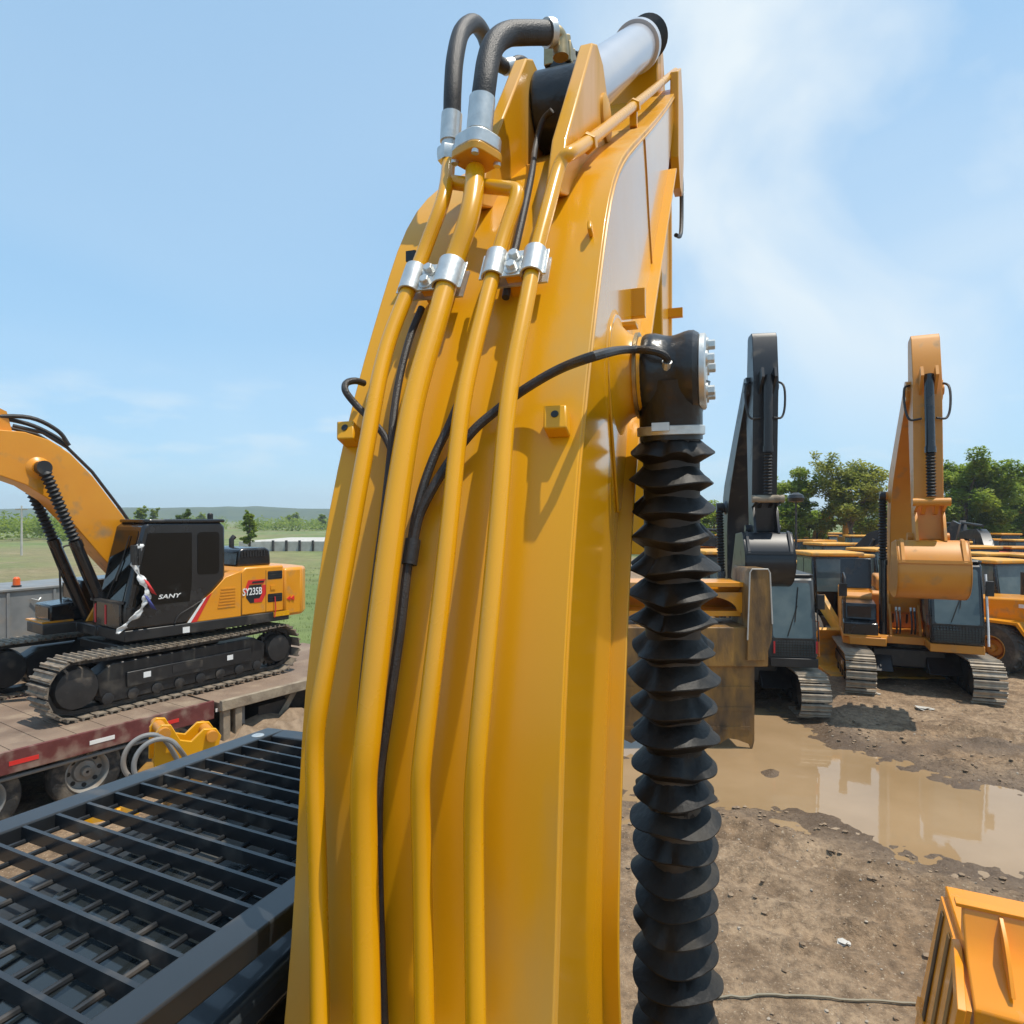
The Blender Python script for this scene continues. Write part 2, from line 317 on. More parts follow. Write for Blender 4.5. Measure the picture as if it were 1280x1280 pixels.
def ground_z(X, Y):
    X = np.asarray(X, float); Y = np.asarray(Y, float)
    sd = sdist(X, Y, pud) + 0.42 * (fbm(X, Y, 11, 0.9) - 0.5)
    near = np.clip((30 - np.hypot(X - 8, Y - 11)) / 14, 0, 1)
    z = near * (0.12 * (fbm(X, Y, 3, 2.5) - 0.5) + 0.10 * (fbm(X * .7 + Y * .3, Y, 8, 0.5) - 0.45) * np.clip(fbm(X, Y, 19, 1.7) * 3 - .8, .2, 1.3) + 0.032 * (vnoise(X, Y, 23, 0.12) - 0.5))
    churn = np.clip(sd / .15, 0, 1) * np.clip(1 - (sd - .9) / .9, 0, 1) * near
    z = z + churn * (0.34 * (fbm(X * .55 + .25 * Y, Y * 1.5, 15, 0.45) - 0.46) + 0.07 * (vnoise(X, Y, 28, 0.11) - 0.5)) * np.clip(fbm(X, Y, 33, 1.6) * 3 - .9, 0.15, 1)
    # ruts left by tracks: strips running along the near side of the puddle and between the machines
    for (x0, y0, x1, y1, w, dep, pit) in ((*G(850, 1036)[:2], *G(1330, 1165)[:2], 0.26, 0.085, 0.21), (*G(850, 1085)[:2], *G(1300, 1215)[:2], 0.26, 0.085, 0.21), (*G(870, 1140)[:2], *G(1120, 1205)[:2], 0.22, 0.06, 0.18), (*G(1070, 905)[:2], *G(1330, 948)[:2], .3, .11, .22),
                                          (8.0, 12.6, 15.5, 11.6, 0.36, 0.08, 0.2), (9.0, 14.0, 15.5, 13.0, 0.36, 0.06, 0.2)):
        ex, ey = x1 - x0, y1 - y0; L = math.hypot(ex, ey); ex /= L; ey /= L
        s = (X - x0) * ex + (Y - y0) * ey; c = -(X - x0) * ey + (Y - y0) * ex + 0.25 * (fbm(X, Y, 40, 2.2) - 0.5)
        ends = np.clip(s / 0.8, 0, 1) * np.clip((L - s) / 0.8, 0, 1)
        k = np.clip(1 - np.abs(c) / w, 0, 1); k = k * k * (3 - 2 * k); rim = np.exp(-((np.abs(c) - w * 1.25) / 0.12) ** 2)
        br = np.clip(fbm(X, Y, 51, 0.9) * 1.8 - 0.35, 0, 1)
        z = z + near * ends * (-dep * k * (0.6 + 0.4 * np.sign(np.sin(s / pit * 2 * math.pi))) + 0.10 * rim * (0.4 + vnoise(X, Y, 60, 0.16))) * br
    sh = np.clip(sd / 0.9, -1, 1); z = z * np.clip(sd / 0.5, 0.25, 1) + np.where(sd > 0, 0.085 * np.clip(sd / 1.0, 0, 1), -0.05 * np.clip(-sd / 0.9, 0, 1)) + np.exp(-(sd / .45) ** 2) * (0.075 * (fbm(X * .5, Y * 1.3, 66, 0.35) - .5) + .03 * (vnoise(X, Y, 67, .10) - .5))
    isl = np.clip((fbm(X * .35, Y, 77, 0.6, 3) - 0.66) / 0.08, 0, 1) * np.clip(-sd / 0.25, 0, 1) * np.clip(vnoise(X, Y, 91, 0.5) * 1.6 - .3, 0, 1); z = z + (0.09 + .05 * vnoise(X, Y, 5, .09)) * isl * (sd < 0)
    far = np.clip((np.hypot(X, Y) - 60) / 300, 0, 1); z = z + far * 2.2 * (fbm(X, Y, 130, 90) - 0.62)
    # the small pond on the far left lies in a shallow hollow
    return z, sd
GZ, SD = ground_z(GX, GY)
ny, nx = GX.shape
gv = np.stack([GX, GY, GZ], -1).reshape(-1, 3)
ii = np.arange(ny * nx).reshape(ny, nx)
gf = np.stack([ii[:-1, :-1], ii[:-1, 1:], ii[1:, 1:], ii[1:, :-1]], -1).reshape(-1, 4)
me = bpy.data.meshes.new('ground'); me.from_pydata(gv.tolist(), [], gf.tolist())
me.polygons.foreach_set('use_smooth', [True] * len(me.polygons))
# grass mask: the open field left of the yard and past it; wetness from the distance to the puddle, plus one long dark patch
edge = np.minimum(-(GX + 1.5 - 0.05 * GY), GY - 17.0 - 0.35 * np.maximum(0, -GX - 4))
edge = np.maximum(edge, GY - 66)
gm = np.clip((edge + 5 * (fbm(GX, GY, 200, 9) - 0.5)) / 2.5, 0, 1)
gm = gm * np.clip(2.2 - 2.4 * fbm(GX * 0.35, GY, 210, 11) , 0, 1)
wet_dark = np.clip(1 - SD / 0.9, 0, 1) * 0.9 + 0.6 * np.clip((fbm(GX, GY, 220, 1.8) - 0.5) * 4, 0, 1) * np.clip(1 - SD / 4, 0, 1)
dark = np.exp(-(((GX - 9.4) / 2.3) ** 2 + ((GY - 12.0 + 0.1 * (GX - 9)) / 0.42) ** 2) ** 2)  # long narrow patch that darkens the mud through the same mask channel
wet_dark = np.clip(wet_dark + 0.8 * dark, 0, 1)
at = me.color_attributes.new('mask', 'FLOAT_COLOR', 'POINT')
ca = np.zeros((ny * nx, 4), np.float32); ca[:, 0] = gm.ravel(); ca[:, 1] = wet_dark.ravel(); ca[:, 3] = 1
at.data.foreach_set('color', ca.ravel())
gmat = bpy.data.materials.new('ground'); gmat.use_nodes = True; t = gmat.node_tree; b = t.nodes['Principled BSDF']
def N(tp, **k):
    n = t.nodes.new(tp)
    for a, v in k.items(): setattr(n, a, v)
    return n
gtc = N('ShaderNodeNewGeometry')
def gn(sc, det=6, ro=0.55):
    n = N('ShaderNodeTexNoise'); n.inputs['Scale'].default_value = sc; n.inputs['Detail'].default_value = det; n.inputs['Roughness'].default_value = ro
    t.links.new(gtc.outputs['Position'], n.inputs['Vector']); return n.outputs[0]
def gr(s, a, bb, c=0, d=1):
    r = N('ShaderNodeMapRange'); r.inputs[1].default_value = a; r.inputs[2].default_value = bb; r.inputs[3].default_value = c; r.inputs[4].default_value = d
    t.links.new(s, r.inputs[0]); return r.outputs[0]
def gmix(f, a, bcol):
    m = N('ShaderNodeMix', data_type='RGBA')
    for s, x in (('A', a), ('B', bcol)):
        if isinstance(x, tuple): m.inputs[s].default_value = (*x, 1)
        else: t.links.new(x, m.inputs[s])
    t.links.new(f, m.inputs['Factor']); return m.outputs['Result']
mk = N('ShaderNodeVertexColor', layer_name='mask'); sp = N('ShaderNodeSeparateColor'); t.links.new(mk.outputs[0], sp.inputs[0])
soil = gmix(gr(gn(0.55), 0.35, 0.65), (0.285, 0.182, 0.100), (0.41, 0.288, 0.178))
soil = gmix(gr(gn(1.7, 8, 0.65), 0.46, 0.66), soil, (0.165, 0.104, 0.057))
soil = gmix(gr(gn(9, 8, 0.7), 0.42, 0.72), soil, (0.105, 0.066, 0.037))
soil = gmix(gr(gn(34, 4), 0.60, 0.72), soil, (0.46, 0.36, 0.25))
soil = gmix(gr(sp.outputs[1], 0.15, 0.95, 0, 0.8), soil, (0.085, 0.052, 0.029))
grass = gmix(gr(gn(0.05), 0.4, 0.6), (0.125, 0.180, 0.042), (0.21, 0.235, 0.072))
grass = gmix(gr(gn(0.35, 8), 0.4, 0.7), grass, (0.10, 0.135, 0.035))
grass = gmix(gr(gn(0.13, 8, .65), 0.56, 0.70), grass, (0.36, 0.29, 0.19))
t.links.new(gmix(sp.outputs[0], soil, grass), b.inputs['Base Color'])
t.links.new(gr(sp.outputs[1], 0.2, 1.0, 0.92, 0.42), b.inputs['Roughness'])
bn = N('ShaderNodeBump'); bn.inputs['Strength'].default_value = 0.9; bn.inputs['Distance'].default_value = 0.06
t.links.new(gn(16, 9, 0.68), bn.inputs['Height']); t.links.new(bn.outputs[0], b.inputs['Normal'])
me.materials.append(gmat)
ground = bpy.data.objects.new('ground', me); col.objects.link(ground); ground['kind'] = 'structure'
def gz(x, y): return float(ground_z(np.array([x]), np.array([y]))[0][0])

# muddy puddle water, level sheet that the mud rises through
wm = bpy.data.materials.new('muddy_water'); wm.use_nodes = True; t = wm.node_tree; b = t.nodes['Principled BSDF']
gtc = N('ShaderNodeNewGeometry')
t.links.new(gmix(gr(gn(0.5, 4), 0.35, 0.65), (0.275, 0.180, 0.092), (0.34, 0.228, 0.125)), b.inputs['Base Color'])
b.inputs['Roughness'].default_value = 0.03; b.inputs['IOR'].default_value = 1.33; b.inputs['Specular IOR Level'].default_value = 0.9
bn = N('ShaderNodeBump'); bn.inputs['Strength'].default_value = 0.05; bn.inputs['Distance'].default_value = 0.01
t.links.new(gn(5, 3), bn.inputs['Height']); t.links.new(bn.outputs[0], b.inputs['Normal'])
me = bpy.data.meshes.new('puddle_water')
lo_, hi_ = pud.min(0) - 1.2, pud.max(0) + 1.2
big = [(lo_[0], lo_[1], -.004), (hi_[0], lo_[1], -.004), (hi_[0], hi_[1], -.004), (lo_[0], hi_[1], -.004)]
me.from_pydata(big, [], [tuple(range(len(big)))]); me.materials.append(wm)
pw = bpy.data.objects.new('puddle_water', me); col.objects.link(pw); pw['kind'] = 'structure'

# stones and clods: nobody could count them
def rock(b, c, r, rnd, flat=0.65):
    v = []
    for th, n in ((0.0, 1), (1.0, 5), (2.1, 5), (math.pi, 1)):
        for k in range(n):
            a = 2 * math.pi * k / n + th; q = r * rnd.uniform(0.7, 1.25)
            v.append((c[0] + q * math.sin(th) * math.cos(a), c[1] + q * math.sin(th) * math.sin(a), c[2] + q * flat * math.cos(th)))
    f = [(0, 1 + k, 1 + (k + 1) % 5) for k in range(5)] + [(11, 6 + (k + 1) % 5, 6 + k) for k in range(5)]
    for k in range(5): f += [(1 + k, 6 + k, 6 + (k + 1) % 5), (1 + k, 6 + (k + 1) % 5, 1 + (k + 1) % 5)]
    b.add(v, f)
rnd = random.Random(3)
for nm, m, cnt, r0, r1 in (('gravel', 'stone', 1500, 0.008, 0.026), ('mud_clods', 'clod', 9000, 0.012, 0.050)):
    xs = np.array([rnd.uniform(0.5, 15) for _ in range(cnt)]); ys = np.array([4.8 + 12 * rnd.random() ** 1.3 for _ in range(cnt)])
    zs, sd_ = ground_z(xs, ys); cl = fbm(xs, ys, 300 if m == 'stone' else 310, 1.4); bb = MB()
    for x, y, z, s, c in zip(xs, ys, zs, sd_, cl):
        if s < 0.02 or (c < 0.42 if m == 'stone' else rnd.random() > .12 + .9 * max(0, 1 - s / 1.5)): continue
        r = r0 + (r1 - r0) * rnd.random() ** 3
        rock(bb, (x, y, z + r * 0.2), r, rnd)
    o = bb.build(nm, m, norm=False); o['kind'] = 'stuff'
for i, (px, py, r, lab) in enumerate(((1153, 893, 0.16, 'pale broken concrete lump on the mud in front of the orange excavator'), (1090, 873, 0.13, 'flat whitish slab of rubble beside the orange excavator track'),
                                      (1052, 1187, 0.06, 'small pale stone on the bare mud near the thin cable'))):
    p = G(px, py); bb = MB(); rock(bb, (p.x, p.y, gz(p.x, p.y) + r * .1), r, rnd, 0.35)
    rock(bb, (p.x + r, p.y - r * .3, gz(p.x, p.y)), r * .6, rnd, 0.4)
    tag(bb.build('rubble_piece', 'concrete', norm=False), lab, 'rubble')
# thin cable lying on the mud
pts = []
for k in range(25):
    p = G(880 + 270 * k / 24, 1258 + 10 * k / 24 + 0.5 * math.sin(k * .6)); pts.append((p.x, p.y, gz(p.x, p.y) + 0.022))
tag(MB().tube(pts, 0.011, 6).build('ground_cable', 'cable'), 'thin tan cable lying straight across the bare mud', 'cable')

# ================================================================ the excavator the picture is taken from
TH = R(18.5); S = 0.8375; VR = -0.40 * S; VL = -1.145 * S; VC = (VR + VL) / 2
U0, V0 = 1.0, VC
sT, cT = math.sin(TH), math.cos(TH)
main = thing('crawler_excavator', 'golden yellow excavator with four steel boom pipes, black bellows cylinder and barred cab roof',
             'excavator', (U0 * sT + V0 * cT, U0 * cT - V0 * sT, 0), math.pi / 2 - TH)
def L(u, v, w): return Vector((u - U0, -(v - V0), w + CAM_H))
def ray(px, py):
    x = (px - 640) / FPX; return Vector((x * sT + cT, x * cT - sT, (HOR - py) / FPX))
def onv(px, py, v): d = ray(px, py); return d * (v / d.y)
def ond(px, py, d): return ray(px, py) * d
top_px = [(690, 1280), (693, 1150), (697, 1000), (700, 900), (706, 780), (715, 640), (726, 520), (738, 410), (749, 325), (757, 262), (767, 214), (782.5, 185), (805, 165), (833, 132), (846, 110)]
TOP = [(-0.30 + 1.18, -2.35), (1.10, -1.7)] + [(onv(x, y, VR).x, onv(x, y, VR).z) for x, y in top_px]
# gentle smoothing of the traced curve
sp_ = spline([(a, b, 0) for a, b in TOP], 5); TOPC = [(p.x, p.y) for p in sp_]
for _ in range(14): TOPC = [TOPC[0]] + [((TOPC[i - 1][0] + 2 * TOPC[i][0] + TOPC[i + 1][0]) / 4, (TOPC[i - 1][1] + 2 * TOPC[i][1] + TOPC[i + 1][1]) / 4) for i in range(1, len(TOPC) - 1)] + [TOPC[-1]]
def offs(c, s):
    out = []
    for i in range(len(c)):
        a = c[max(i - 1, 0)]; b = c[min(i + 1, len(c) - 1)]; tx, tz = b[0] - a[0], b[1] - a[1]; l = math.hypot(tx, tz); out.append((c[i][0] - tz / l * s, c[i][1] + tx / l * s))
    return out
def onc(px, py, s=0.0):
    d = ray(px, py); c = offs(TOPC, s); best = None
    for i in range(len(c) - 1):
        f0 = d.x * c[i][1] - d.z * c[i][0]; f1 = d.x * c[i + 1][1] - d.z * c[i + 1][0]
        if f0 * f1 <= 0 and f0 != f1:
            k = f0 / (f0 - f1); u = c[i][0] + k * (c[i + 1][0] - c[i][0]); tt = u / d.x
            if tt > 0 and (best is None or tt < best): best = tt
    if best is None: return onv(px, py, -0.42)
    return d * best
VF = VR + 0.045
bot_px = [(772, 1280), (776, 1060), (783, 840), (789, 700), (795, 600), (803, 520), (814, 424), (828, 330), (846, 214)]
BOT = [(2.02, -2.5), (2.06, -2.0)] + [(onv(x, y, VF).x, onv(x, y, VF).z) for x, y in bot_px]
BOTC = [(p.x, p.y) for p in spline([(a, b, 0) for a, b in BOT], 5)]
for _ in range(14): BOTC = [BOTC[0]] + [((BOTC[i - 1][0] + 2 * BOTC[i][0] + BOTC[i + 1][0]) / 4, (BOTC[i - 1][1] + 2 * BOTC[i][1] + BOTC[i + 1][1]) / 4) for i in range(1, len(BOTC) - 1)] + [BOTC[-1]]
uvw = lambda p, q, t: L(p, t, q)
def resamp(c, n):
    d = [0]
    for i in range(1, len(c)): d.append(d[-1] + math.hypot(c[i][0] - c[i - 1][0], c[i][1] - c[i - 1][1]))
    out = []
    for k in range(n):
        s = d[-1] * k / (n - 1); i = max(1, min(len(c) - 1, next((j for j in range(len(d)) if d[j] >= s - 1e-9), len(c) - 1)))
        f = (s - d[i - 1]) / max(1e-9, d[i] - d[i - 1]); out.append((c[i - 1][0] + f * (c[i][0] - c[i - 1][0]), c[i - 1][1] + f * (c[i][1] - c[i - 1][1])))
    return out
NT = 60; TC = resamp(TOPC, NT); BC = resamp(BOTC, NT)
def strip(b, outer, inner, v0, v1):
    n = len(outer); vv = []
    for i_, (a, bb) in enumerate(zip(outer, inner)):
        tp = S * (0.03 - 0.05 * max(0, min(1, (TC[i_][1] + 1.4) / 2.2)))
        q0 = v0 + (tp if v0 < -0.6 else 0); q1 = v1 + (tp if v1 < -0.6 else 0)
        vv += [L(a[0], q0, a[1]), L(a[0], q1, a[1]), L(bb[0], q1, bb[1]), L(bb[0], q0, bb[1])]
    f = [(4 * i + k, 4 * i + (k + 1) % 4, 4 * i + 4 + (k + 1) % 4, 4 * i + 4 + k) for i in range(n - 1) for k in range(4)] + [(0, 1, 2, 3), (4 * n - 4, 4 * n - 3, 4 * n - 2, 4 * n - 1)]
    b.add(vv, f)
b = MB(); strip(b, offs(TC, -0.006), offs(BC, 0.006), VR - 0.014, VL + 0.014)                     # the box itself
boom = b.build('boom', 'boom_yellow', main)
b = MB(); strip(b, TC, offs(TC, -0.016), VR + 0.004, VL - 0.004); b.build('top_plate', 'boom_yellow', boom, bevel=0.003)
b = MB(); strip(b, offs(BC, 0.018), BC, VF, VL - 0.045); b.build('bottom_plate', 'boom_yellow', boom, bevel=0.003)
for v0, v1 in ((VR, VR - 0.013), (VL, VL + 0.013)):
    b = MB(); strip(b, offs(TC, -0.0165), offs(BC, 0.0185), v0, v1); b.build('side_plate', 'boom_side', boom)
b = MB(); b.tube(spline([L(*onv(x, y, VR + 0.001)) for x, y in ((805, 166), (808, 215), (812, 290), (818, 375))], 4), 0.0045, 6); b.build('weld_seam', 'arm_orange', boom)
b = MB(); b.tube([L(p[0], VR + 0.002, p[1]) for p in offs(TC, -0.020)], 0.006, 6); b.build('weld_seam', 'boom_yellow', boom)
# brackets on the boom
def bracket(px, py, sz, th, hole=True, s=0.0):
    p = onc(px, py, s); q = onc(px, py - 12, s); t = (q - p).normalized(); vv = Vector((0, 1, 0)); n = vv.cross(t).normalized()
    if n.x > 0: n = -n
    M = Matrix((L(*(p + vv)) - L(*p), L(*(p + t)) - L(*p), L(*(p + n)) - L(*p))).transposed()
    o = MB().box(L(*p) + M @ Vector((0, 0, th / 2)), (sz[0], sz[1], th), M).build('bracket', 'boom_yellow', main, bevel=0.004)
    if hole:
        MB().lathe([(0.009, -0.004), (0.009, 0.002)], L(*p) + M @ Vector((0, 0.006, th)), M @ Vector((0, 0, 1)), 14).build('bolt_hole', 'black_print', o)
    return o
bracket(699, 533, (0.055, 0.062), 0.045); bracket(442, 548, (0.05, 0.055), 0.045); bracket(739, 292, (0.012, 0.035), 0.03, False)
for px, py, a, h in ((790, 380, 0.032, 0.10), (778, 408, 0.055, 0.014)):
    p = onv(px, py, VR); MB().box(L(p.x, VR + 0.022, p.z), (a, 0.05, h)).build('bracket', 'boom_yellow', main, bevel=0.002)
# four hydraulic pipes
pipes_px = [
    [(561, 200, .13), (557, 243, .12), (542, 282, .10), (529, 318, .08), (512, 360, .075), (491, 411, .075), (476, 460, .075), (458, 559, .075), (437, 674, .075), (416, 790, .075), (398, 888, .075), (393, 930, .07), (394, 990, .065), (397, 1080, .06), (399, 1180, .06), (400, 1300, .06)],
    [(594, 214, .13), (590, 262, .12), (572, 315, .09), (560, 350, .078), (545, 405, .078), (521, 483, .078), (509, 542, .078), (491, 657, .078), (473, 800, .078), (459, 931, .078), (454, 978, .073), (455, 1040, .066), (456, 1100, .064), (458, 1200, .064), (459, 1300, .064)],
    [(566, 228, .11), (605, 233, .10), (640, 236, .10), (648, 242, .10), (634, 282, .085), (622, 322, .075), (604, 391, .075), (583, 477, .075), (573, 542, .075), (560, 674, .075), (542, 830, .075), (527, 955, .075), (525, 990, .07), (527, 1060, .062), (529, 1160, .06), (531, 1300, .06)],
    [None, (700, 203, .09), (685, 262, .08), (670, 315, .075), (655, 395, .075), (640, 464, .075), (631, 542, .075), (621, 674, .075), (607, 820, .075), (596, 940, .075), (592, 994, .07), (592, 1060, .062), (593, 1160, .06), (595, 1300, .06)]]
PR = [0.0205, 0.0285, 0.0205, 0.0205]; pipe_pts = []
for pl, r in zip(pipes_px, PR):
    pts = []
    for q in pl:
        if q is None: pts += [onv(844, 89, -0.362), onv(812, 116, -0.385), onv(785, 138, -0.405), onv(733, 180, -0.43), onv(712, 192, -0.435)]
        else: pts.append(onc(q[0], q[1], q[2] + 0.0))
    pipe_pts.append(pts)
    sp3 = spline(pts, 8)
    for _ in range(22): sp3 = [sp3[0]] + [(sp3[i - 1] + sp3[i] * 2 + sp3[i + 1]) / 4 for i in range(1, len(sp3) - 1)] + [sp3[-1]]
    MB().tube([L(*p) for p in sp3], r, 18).build('hydraulic_pipe', 'pipe_yellow', main)
# hexagon nut and a small clip on the fourth pipe
for (x, y, v) in ((735, 179, -0.43), (792, 133, -0.40)):
    p = onv(x, y, v); d = (L(*onv(x + 8, y - 6, v + .003)) - L(*p)).normalized()
    o = MB().lathe([(0.030, -0.018), (0.032, -0.012), (0.032, 0.012), (0.030, 0.018)], L(*p), d, 6).build('pipe_nut', 'pipe_yellow', main)
    if x > 780: MB().box(L(*p) - Vector((0, 0, 0.055)), (0.03, 0.03, 0.07)).build('clip_foot', 'pipe_yellow', o)
# zinc pipe clamps
def clamp(pa, pb, ra, rb):
    A = onc(*pa, .076); B = onc(*pb, .076); a2 = onc(pa[0] - pa[2] * 0 - 10, pa[1] + 24, .076)
    return A, B
def clamp_at(i, j, ya, yb, ln=0.088):
    def at_y(k, y):
        best = None; sp2 = spline(pipe_pts[k], 10)
        for q, q2 in zip(sp2, sp2[1:]):
            dd = lambda v: HOR - FPX * v.z / (v.x * cT - v.y * sT)
            e = abs(dd(q) - y)
            if best is None or e < best[0]: best = (e, q, (q2 - q).normalized())
        return best[1], best[2]
    A, ta = at_y(i, ya); B, tb = at_y(j, yb)
    A, B = L(*A), L(*B); tb = (L(*tb) - L(0, 0, 0)).normalized(); l = (B - A); l = (l - tb * l.dot(tb)).normalized(); n = l.cross(tb).normalized()
    if n.x > 0: n = -n
    b = MB()
    for C, r in ((A, PR[i] + 0.0045), (B, PR[j] + 0.0045)):
        rows = []
        for k in range(13):
            an = math.pi * k / 12; rows.append((l * math.cos(an) + n * math.sin(an)))
        v = []
        for q in rows: v += [C + q * (r + .006) - tb * ln / 2, C + q * (r + .006) + tb * ln / 2, C + q * r + tb * ln / 2, C + q * r - tb * ln / 2]
        b.add(v, [(4 * k + m, 4 * k + (m + 1) % 4, 4 * k + 4 + (m + 1) % 4, 4 * k + 4 + m) for k in range(12) for m in range(4)] + [(0, 1, 2, 3), (48, 49, 50, 51)])
    M = Matrix((l, tb, n)).transposed(); mid = (A + B) / 2; gap = (B - A).dot(l)
    wmid = gap - PR[i] - PR[j] - 0.009
    mid = A + (B - A) * ((PR[i] + .0045 + wmid / 2) / gap)
    b.box(mid + n * 0.004, (wmid + 0.006, ln, 0.007), M)
    for sd, C, r in ((-1, A, PR[i]), (1, B, PR[j])): b.box(C + l * sd * (r + .012) + n * 0.001, (0.012, ln, 0.006), M)
    o = b.build('pipe_clamp', 'zinc', main, bevel=0.0015)
    MB().box(mid - n * 0.037, (wmid * 0.7, ln * 0.8, 0.074), M).build('clamp_block', 'boom_yellow', o)
    MB().box((A + B) / 2 - n * 0.030, (gap + PR[i] + PR[j] + 0.03, ln * 1.0, 0.006), M).build('clamp_base', 'zinc', o)
    for s_ in (-1, 1): hexbolt(mid + n * 0.0075 + tb * s_ * ln * 0.23, n, 0.0135, 0.020).build('bolt', 'zinc', o)
clamp_at(0, 1, 349, 345); clamp_at(2, 3, 335, 328)
# rubber lines over the boom
def hose(pts, r, name='hose', m='hose', seg=10, n=6): return MB().tube([L(*p) for p in spline(pts, n)], r, seg).build(name, m, main)
PINH = onv(801, 470, -0.315 * S); D0 = PINH.x * cT - PINH.y * sT
hose([ond(833, 460, D0 - .10), ond(833, 447, D0 - .15), ond(818, 439, D0 - .16), ond(785, 437, D0 - .15), onc(750, 443, .12), onc(700, 461, .07), onc(655, 487, .045), onc(622, 512, .04), onc(592, 538, .04), onc(563, 575, .04), onc(540, 612, .04), onc(524, 645, .035), onc(516, 680, .03)], 0.0115)
hose([onc(575, 500, .04), onc(560, 535, .035), onc(543, 570, .035), onc(528, 612, .035), onc(519, 650, .03), onc(514, 682, .03), onc(508, 720, .03), onc(500, 790, .03), onc(487, 880, .03), onc(474, 980, .03), onc(473, 1100, .03), onc(480, 1300, .03)], 0.011)
hose([onc(527, 385, .03), onc(513, 420, .03), onc(500, 470, .03), onc(492, 520, .03), onc(489, 560, .03), onc(485, 600, .03), onc(478, 660, .03), onc(470, 720, .03), onc(457, 830, .03), onc(450, 920, .03), onc(452, 1000, .03), onc(458, 1120, .03), onc(460, 1300, .03)], 0.010)
hose([onc(455, 479, .03), onc(444, 476, .06), onc(433, 479, .08), onc(432, 489, .085), onc(445, 506, .06), onc(462, 523, .04), onc(478, 541, .03), onc(488, 560, .028), onc(492, 574, .026)], 0.009)
hose([onv(690, 138, -0.60), onv(678, 152, -0.64), onc(669, 185, .05), onc(665, 215, .03), onc(657, 255, .03), onc(648, 295, .03), onc(640, 330, .03), onc(632, 372, .03)], 0.0105)
MB().lathe([(0.018, -0.03), (0.018, 0.03)], L(*onc(514, 690, .03)), L(*onc(510, 715, .03)) - L(*onc(514, 690, .03)), 12).build('hose_sleeve', 'rubber', main)
MB().box(L(*onc(516, 322, .05)), (0.03, 0.03, 0.03)).build('hose_clip', 'black_paint', main)
# boss of the boom cylinder pin
pu, pw_ = 2.45 * S, 0.53 * S; PIN = onv(801, 470, -0.315 * S); pu, pw_ = PIN.x, PIN.z
b = MB(); b.lathe([(0.215, 0.0), (0.19, 0.008), (0.155, 0.02), (0.128, 0.045), (0.117, 0.075), (0.115, 0.13)], L(pu, VR - 0.004, pw_), (0, -1, 0), 40)
b.build('pin_boss', 'boom_yellow', main)
rows = []
b = MB(); b.prism([(pu + 0.19 * math.cos(R(a)), pw_ + 0.19 * math.sin(R(a))) for a in range(-20, 201, 10)] + [(pu - 0.02, pw_ - 0.42), (pu + 0.06, pw_ - 0.40)], VR, VR + 0.008, uvw)
b.build('doubler_plate', 'boom_side', main, bevel=0.003)
# boom cylinder with bellows
VCYL = onv(838, 460, -0.2 * S).y
D0 = PIN.x * cT - PIN.y * sT
head = L(pu, 0, pw_)
b = MB()
vs0, vs1 = PIN.y + 0.004, PIN.y + 0.172
prof = []
for k in range(13):
    f = k / 12; prof.append((0.118 + 0.006 * math.sin(f * 9) - (0.006 if k in (0, 12) else 0), vs0 + (vs1 - vs0) * f))
b.lathe([(r, h) for r, h in prof], L(pu, 0, pw_), (0, -1, 0), 36)
rodeye = b.build('boom_cylinder', 'black_wrap', main)
AX0 = L(pu, (vs0 + vs1) / 2, pw_)
e1 = ond(846, 1290, (D0 + 0.16)); AX1 = L(*e1); axd = (AX1 - AX0).normalized()
MB().lathe([(0.117, 0.03), (0.102, 0.09), (0.094, 0.12), (0.094, 0.20)], AX0, axd, 28).build('rod_neck', 'black_wrap', rodeye)
cap = L(pu, vs1, pw_)
MB().lathe([(0.108, 0.0), (0.112, 0.004), (0.112, 0.018), (0.106, 0.022)], cap, (0, -1, 0), 32).build('end_cap', 'zinc', rodeye)
for a in (20, 92, 164, 236, 308):
    hexbolt(cap + Vector((0.078 * math.cos(R(a)), -0.022, 0.078 * math.sin(R(a)))), (0, -1, 0), 0.015, 0.024).build('bolt', 'zinc', rodeye)
MB().lathe([(0.108, -0.006), (0.13, -0.004), (0.13, 0.006), (0.108, 0.008)], L(pu, PIN.y - 0.006, pw_), (0, -1, 0), 32).build('seal_ring', 'brass_metal', rodeye)
MB().tube([L(*ond(829, 466, D0 - .08)), L(*ond(833, 460, D0 - .125)), L(*ond(834, 452, D0 - .140))], 0.0145, 10).build('grease_fitting', 'zinc', rodeye)
MB().lathe([(0.098, 0.158), (0.101, 0.160), (0.101, 0.184), (0.098, 0.186)], AX0, axd, 32).build('hose_clamp', 'zinc', rodeye)
bx = AX0 + axd * 0.172 + Vector((-0.1, 0.02, 0)); MB().box(bx, (0.025, 0.05, 0.024)).build('clamp_screw', 'zinc', rodeye)
NOT = []; rb = random.Random(12); Lb = 2.55; nf = 26; rows = []; h = 0.185; pit0 = 0.083; seg = 56
a_ = Vector((0, -1, 0)); N1 = (a_ - axd * a_.dot(axd)).normalized(); B1 = axd.cross(N1)
def brow(h, r, amp, ph, tilt, tp, sq):
    out = []
    for k in range(seg):
        an = 2 * math.pi * k / seg
        rr = r * (1 + sq * math.cos(2 * (an - tp)) + 0.014 * math.sin(5 * an + ph) + amp * 0.35 * math.sin(3 * an + ph * 2))
        hh = h + tilt * math.cos(an - tp) + 0.010 * amp * 20 * 0.05 * math.sin(4 * an + ph) + 0.006 * math.sin(3 * an + ph * 1.7)
        if r > 0.1:
            for a0_, am_, wd_ in NOT:
                dd_ = (an - a0_ + math.pi) % (2 * math.pi) - math.pi; e_ = math.exp(-(dd_ / wd_) ** 2); rr *= 1 - am_ * e_; hh += am_ * .09 * e_
        out.append(AX0 + axd * hh + (N1 * math.cos(an) + B1 * math.sin(an)) * rr)
    return out
